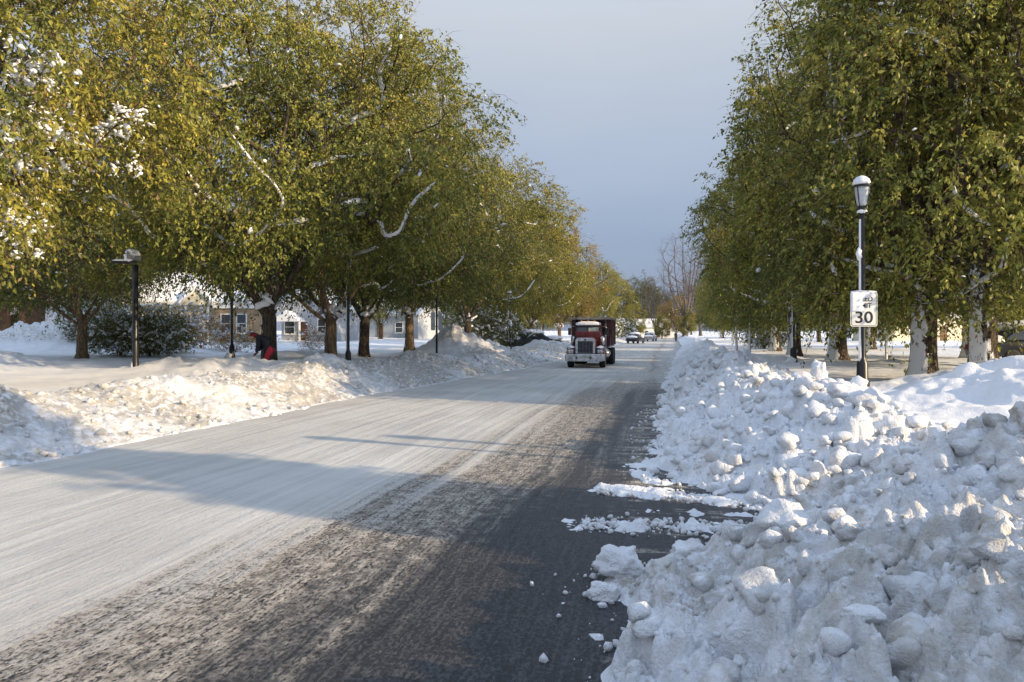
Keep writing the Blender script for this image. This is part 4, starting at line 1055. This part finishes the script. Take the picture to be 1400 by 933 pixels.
    for s in (-1, 1):
        for k in range(5): MB().box(min(s * 1.10, s * 1.17), max(s * 1.10, s * 1.17), 3.1 + k * .75, 3.22 + k * .75, 1.15, 2.6).build('box_rib', M['maroon'], r)
    MB().box(-1.15, 1.15, 1.7, 3.0, 2.625, 2.665).box(-1.16, 1.16, 1.62, 1.70, 2.60, 2.74, .01).build('cab_shield', M['steel_grey'], r)
    [MB().box(x_, x_ + .12, 3.02, 6.5, 2.63, 2.72, .01).build('box_rim', M['steel_grey'], r) for x_ in (-1.18, 1.06)]
    MB().prism([(-1.1, 2.67), (1.1, 2.67), (.9, 2.72), (0, 2.75), (-.9, 2.72)], 1.75, 2.95).build('shield_snow', M['snow'], r, True)
truck()

# ------------------------------------------------------------------ cars under snow
def car(u, zc, rz, lab, paint, z=None):
    p = at_ground(u, zc) if z is None else pos(u, zc, z)
    r = empty('parked_car', p, rz, label=lab, category='car', group='parked cars under snow')
    side = [(-2.2, .35), (-2.25, .65), (-2.1, .86), (-1.55, .93), (1.0, .95), (1.9, .84), (2.2, .66), (2.2, .35)]
    MB().prism(side, -.86, .86, bev=.06).build('body', paint, r, True)
    MB().prism([(-1.7, .93), (-1.15, 1.38), (.3, 1.42), (1.1, .95)], -.74, .74, bev=.06).build('cabin', M['glass'], r)
    MB().prism([(-1.2, 1.36), (-1.1, 1.40), (.25, 1.44), (.35, 1.38)], -.70, .70).build('roof', paint, r)
    MB().blob((-.4, 0, 1.5), (1.15, .80, .24), 3, 3, .08).build('roof_snow', M['snow'], r, True)
    MB().blob((1.55, 0, .98), (.85, .92, .24), 5, 3, .08).build('bonnet_snow', M['snow'], r, True)
    MB().blob((-1.85, 0, .97), (.55, .9, .24), 6, 3, .08).build('boot_snow', M['snow'], r, True)
    for x in (-1.35, 1.35):
        for s in (-1, 1):
            t_ = MB().lathe([(.2, -.1), (.3, -.1), (.32, -.07), (.32, .07), (.3, .1), (.2, .1)], 20).build('tyre', M['tyre'], r, True)
            t_.matrix_local = Matrix.Translation((x, s * .78, .32)) @ Matrix.Rotation(R(90), 4, 'X')
            MB().lathe([(.03, -.09), (.19, -.09), (.2, 0), (.19, .09), (.03, .09)], 14).build('rim', M['car_silver'], t_, True)
    for s in (-1, 1):
        MB().box(2.17, 2.22, s * .62 - .14, s * .62 + .14, .6, .72, .02).build('headlight', M['lens'], r)
        MB().box(-2.26, -2.2, s * .66 - .1, s * .66 + .1, .62, .76, .02).build('tail_light', M['cloth_red'], r)
car(733, 66, R(25), 'dark car buried in snow left of the truck', M['car_dark'], .35)
car(869, 118, R(75), 'snow covered car parked at the left kerb beyond the truck', M['car_dark'], 0.0)
car(889, 140, R(80), 'snow covered pale car farthest along the street', M['car_silver'], 0.0)
car(1414, 30, R(10), 'dark car under snow cut off by the right picture edge', M['car_dark'])

# ------------------------------------------------------------------ houses
def window(r, x, y, z, w_, h_, mt=None):
    f = MB().box(x - w_ / 2 - .1, x + w_ / 2 + .1, y - .05, y + .02, z - .1, z).box(x - w_ / 2 - .1, x + w_ / 2 + .1, y - .05, y + .02, z + h_, z + h_ + .1) \
        .box(x - w_ / 2 - .1, x - w_ / 2, y - .05, y + .02, z, z + h_).box(x + w_ / 2, x + w_ / 2 + .1, y - .05, y + .02, z, z + h_).box(x - w_ / 2, x + w_ / 2, y - .04, y + .02, z + h_ / 2 - .03, z + h_ / 2 + .03).build('window', M['trim_white'], r)
    MB().box(x - w_ / 2, x + w_ / 2, y - .012, y - .002, z, z + h_ / 2 - .03).build('pane', M['glass'], f)
    MB().box(x - w_ / 2, x + w_ / 2, y - .012, y - .002, z + h_ / 2 + .03, z + h_).build('pane', M['glass'], f)
    MB().box(x - w_ / 2 - .14, x + w_ / 2 + .14, y - .12, y - .051, z - .16, z - .1).build('sill', M['trim_white'], f)

def roof_pair(r, x0, x1, y0, y1, z, rise, along='x', ov=.4, th=.28):
    """snow covered gable roof; ridge along x or y"""
    if along == 'x':
        ym = (y0 + y1) / 2
        out_ = [(y0 - ov, z - .12), (y0 - ov, z - .0), (ym, z + rise + .08), (y1 + ov, z), (y1 + ov, z - .12), (ym, z + rise - .06)]
        rf = MB().prism(out_, x0 - ov, x1 + ov, 'x').build('roof', M['trim_white'], r)
        sn = [(y0 - ov - .06, z + .01), (y0 - ov - .08, z + th * .8), (ym - .3, z + rise + th), (ym + .3, z + rise + th), (y1 + ov + .08, z + th * .8), (y1 + ov + .06, z + .01), (ym, z + rise + .085)]
        MB().prism(sn, x0 - ov - .05, x1 + ov + .05, 'x').build('roof_snow', M['snow'], rf)
    else:
        xm = (x0 + x1) / 2
        out_ = [(x0 - ov, z - .12), (x0 - ov, z), (xm, z + rise + .08), (x1 + ov, z), (x1 + ov, z - .12), (xm, z + rise - .06)]
        rf = MB().prism(out_, y0 - ov, y1 + ov, 'y').build('roof', M['trim_white'], r)
        sn = [(x0 - ov - .06, z + .01), (x0 - ov - .08, z + th * .8), (xm - .3, z + rise + th), (xm + .3, z + rise + th), (x1 + ov + .08, z + th * .8), (x1 + ov + .06, z + .01), (xm, z + rise + .085)]
        MB().prism(sn, y0 - ov - .05, y1 + ov + .05, 'y').build('roof_snow', M['snow'], rf)
    return rf

def house_cream():
    zc = 66.0; p = pos(290, zc); z0 = .9
    r = empty('house', (p.x, p.y, z0), YAW + R(6), label='tan brick house with cream gable and snowy roof behind the forked tree', category='house')
    MB().box(.2, 4.0, 0, 7, -1, 3.2).build('brick_wall', M['brick'], r)
    MB().box(-7, .195, .6, 7, -1, 3.25).build('siding_wall', M['siding_cream'], r)
    roof_pair(r, -7, 4.0, .3, 7.2, 3.45, 2.6, 'x', .45)
    g_ = MB().prism([(-2.4, 3.3), (.0, 3.3), (-1.2, 4.6)], -.35, -.1).build('gable', M['siding_cream'], r)
    MB().box(.1, 4.1, -.2, -.02, 3.0, 3.28).build('fascia', M['trim_white'], r)
    roof_pair(r, -2.3, -.1, -.3, 2.5, 3.35, 1.3, 'y', .22, .2)
    [MB().box(x_, x_ + .15, -.3, -.15, -.8, 3.28).build('porch_post', M['trim_white'], r) for x_ in (-2.2, -.35)]
    window(r, 1.15, 0, .95, .72, 1.5); window(r, 2.45, 0, .95, .72, 1.5); window(r, -4.5, .6, 1.0, 1.2, 1.4)
    MB().box(-1.65, -.75, .53, .597, -.2, 2.1).build('door', M['trim_white'], r)
house_cream()
def house_grey():
    zc = 78.0; p = pos(415, zc); z0 = .9
    r = empty('house', (p.x, p.y, z0), YAW - R(10), label='grey sided house with snowy gables between the two forked trunks', category='house')
    MB().box(-2.4, 3.2, 0, 8, -1, 3.1).build('siding_wall', M['siding_grey'], r)
    for k in range(18): MB().box(-2.39, 3.19, -.018, -.003, -.6 + k * .2, -.6 + k * .2 + .17).build('siding_board', M['siding_grey'], r)
    MB().prism([(-2.4, 3.1), (3.2, 3.1), (.4, 5.2)], .01, .3).build('gable', M['siding_grey'], r)
    roof_pair(r, -2.4, 3.2, 0, 8, 3.1, 2.15, 'y', .4)
    MB().prism([(-2.8, 2.0), (.4, 2.0), (-1.2, 3.1)], -1.6, -.03).build('porch_gable', M['snow'], r)
    [MB().box(x_, x_ + .15, -1.5, -1.35, -.8, 2.0).build('porch_post', M['trim_white'], r) for x_ in (-2.7, .15)]
    window(r, -1.5, -.02, .8, 1.0, 1.3); window(r, 2.0, -.02, .8, .8, 1.4)
    MB().box(-.5, .4, -.07, -.021, -.2, 1.9).build('door', M['timber_brown'], r)
house_grey()
def house_far(u, zc, w_, wall, lab, rz=0, rise=2.2):
    p = pos(u, zc); r = empty('house', (p.x, p.y, hz(p) - .2), YAW + rz, label=lab, category='house')
    MB().box(-w_ / 2, w_ / 2, 0, 8, -.8, 3.2).build('wall', wall, r)
    MB().prism([(0.01, 3.2), (7.99, 3.2), (4, 3.2 + rise)], -w_ / 2 + .02, w_ / 2 - .02, 'x').build('gable', wall, r)
    roof_pair(r, -w_ / 2, w_ / 2, 0, 8, 3.2, rise, 'x')
    for k in (-.3, .25): window(r, k * w_, 0, .9, 1.0, 1.3)
    MB().box(-.45, .45, -.07, -.003, 0, 2.0).build('door', M['timber_brown'], r)
house_far(-64, 50, 6, M['timber_brown'], 'dark brown house corner at the far left edge', R(15))
house_far(900, 215, 11, M['trim_white'], 'small white house closing the end of the street')
house_far(520, 105, 11, M['siding_grey'], 'pale house far behind the left row trunks', R(-15))
house_far(1290, 95, 14, M['siding_cream'], 'low pale house beyond the right lawn', R(10))

# ------------------------------------------------------------------ people
def skin_body(name, joints, edges, parent, mat, sub=2, root=0):
    me = bpy.data.meshes.new(name); me.from_pydata([j[0] for j in joints], edges, [])
    o = bpy.data.objects.new(name, me); COL.objects.link(o)
    md = o.modifiers.new('skin', 'SKIN'); md.use_smooth_shade = True
    sv = me.skin_vertices[0].data
    for i, j in enumerate(joints):
        rr = j[1]; sv[i].radius = (rr, rr) if not isinstance(rr, tuple) else rr; sv[i].use_root = (i == root)
    s = o.modifiers.new('sub', 'SUBSURF'); s.levels = sub; s.render_levels = sub
    dg = bpy.context.evaluated_depsgraph_get(); m2 = bpy.data.meshes.new_from_object(o.evaluated_get(dg)); m2.name = name
    bpy.data.objects.remove(o); m2.materials.clear(); m2.materials.append(mat)
    m2.polygons.foreach_set("use_smooth", np.ones(len(m2.polygons), dtype=bool))
    return link(name, m2, parent)

def person_bending():
    # faces left (-x), bent forward over the snow, hands low in front
    p = pos(362, 27.6); z0 = 2 - (470 - 452) * 27.6 / F - .98
    r = empty('person', (p.x, p.y, z0), YAW, label='person in dark coat, maroon hat and red trousers bending over beside the forked tree', category='person')
    J = [((.16, 0, .92), .19), ((.04, 0, 1.08), .215), ((-.12, 0, 1.19), .20), ((-.28, 0, 1.24), .09), ((-.36, 0, 1.22), .06),
         ((-.18, -.20, 1.16), .085), ((-.16, -.26, .90), .08), ((-.24, -.18, .66), .06),
         ((-.18, .20, 1.16), .085), ((-.18, .26, .92), .08), ((-.28, .14, .70), .06),
         ((.14, -.11, .86), .12), ((.06, -.13, .48), .085), ((.16, -.13, .09), .06), ((.02, -.14, .04), .055),
         ((.14, .11, .86), .12), ((.0, .13, .48), .085), ((.12, .13, .09), .06), ((-.02, .14, .04), .055)]
    E = [(0, 1), (1, 2), (2, 3), (3, 4), (2, 5), (5, 6), (6, 7), (2, 8), (8, 9), (9, 10), (0, 11), (11, 12), (12, 13), (13, 14), (0, 15), (15, 16), (16, 17), (17, 18)]
    skin_body('body', J, E, r, M['coat_navy'])
    T_ = [((.30, 0, .86), .12), ((.22, -.11, .76), .14), ((.07, -.13, .47), .10), ((.16, -.13, .14), .075), ((.22, .11, .76), .14), ((.01, .13, .47), .10), ((.12, .13, .14), .075)]
    skin_body('trousers', T_, [(0, 1), (1, 2), (2, 3), (0, 4), (4, 5), (5, 6)], r, M['cloth_red'])
    h = MB().blob((-.44, 0, 1.24), (.115, .085, .125), 2, 3, .02)
    h.blob((-.555, 0, 1.21), (.025, .018, .02), 2, 2, 0).blob((-.44, -.085, 1.22), (.02, .012, .03), 2, 2, 0).blob((-.44, .085, 1.22), (.02, .012, .03), 2, 2, 0)
    hd = h.build('head', M['skin'], r, True)
    for s in (-1, 1): MB().blob((-.54, s * .035, 1.25), (.012, .012, .009), 1, 2, 0).build('eye', M['hair'], hd, True)
    MB().blob((-.548, 0, 1.165), (.01, .028, .008), 1, 2, 0).build('mouth', M['cloth_maroon'], hd, True)
    MB().blob((-.42, 0, 1.285), (.135, .105, .10), 7, 3, .04).blob((-.30, 0, 1.27), (.09, .10, .09), 9, 3, .04).build('hat', M['cloth_maroon'], r, True)
    for s, (hx, hy, hz_) in ((-1, (-.24, -.18, .66)), (1, (-.28, .14, .70))):
        Jh = [((hx, hy, hz_), .04), ((hx - .05, hy, hz_ - .06), .036)]; Eh = [(0, 1)]
        for k in range(4):
            Jh += [((hx - .09 - .004 * k, hy + (k - 1.5) * .021, hz_ - .10), .011), ((hx - .085, hy + (k - 1.5) * .02, hz_ - .15 + .006 * abs(k - 1)), .009)]; Eh += [(1, 2 + 2 * k), (2 + 2 * k, 3 + 2 * k)]
        Jh += [((hx - .03, hy - s * .05, hz_ - .07), .012), ((hx - .06, hy - s * .06, hz_ - .11), .01)]; Eh += [(0, 10), (10, 11)]
        skin_body('hand', Jh, Eh, r, M['cloth_maroon'], 1)
person_bending()
def person_walking():
    p = pos(924, 135.0)
    r = empty('person', (p.x, p.y, 0), YAW + R(180), label='distant person in dark clothes walking on the far road', category='person')
    J = [((0, 0, .95), .14), ((0, 0, 1.15), .15), ((0, 0, 1.38), .16), ((0, 0, 1.50), .06), ((0, .01, 1.56), .06),
         ((-.2, 0, 1.38), .075), ((-.25, .05, 1.1), .06), ((-.24, -.05, .85), .045), ((.2, 0, 1.38), .075), ((.25, -.05, 1.1), .06), ((.24, -.12, .86), .045),
         ((-.1, 0, .88), .11), ((-.1, -.12, .5), .08), ((-.1, -.04, .1), .055), ((-.1, -.2, .05), .045), ((.1, 0, .88), .11), ((.1, .1, .5), .08), ((.1, .26, .14), .055), ((.1, .14, .06), .045)]
    E = [(0, 1), (1, 2), (2, 3), (3, 4), (2, 5), (5, 6), (6, 7), (2, 8), (8, 9), (9, 10), (0, 11), (11, 12), (12, 13), (13, 14), (0, 15), (15, 16), (16, 17), (17, 18)]
    skin_body('body', J, E, r, M['coat_navy'])
    MB().blob((0, 0, 1.66), (.08, .10, .125), 2, 3, .02).build('head', M['skin'], r, True)
    MB().blob((0, .015, 1.71), (.098, .115, .10), 3, 3, .03).build('hat', M['coat_navy'], r, True)
person_walking()
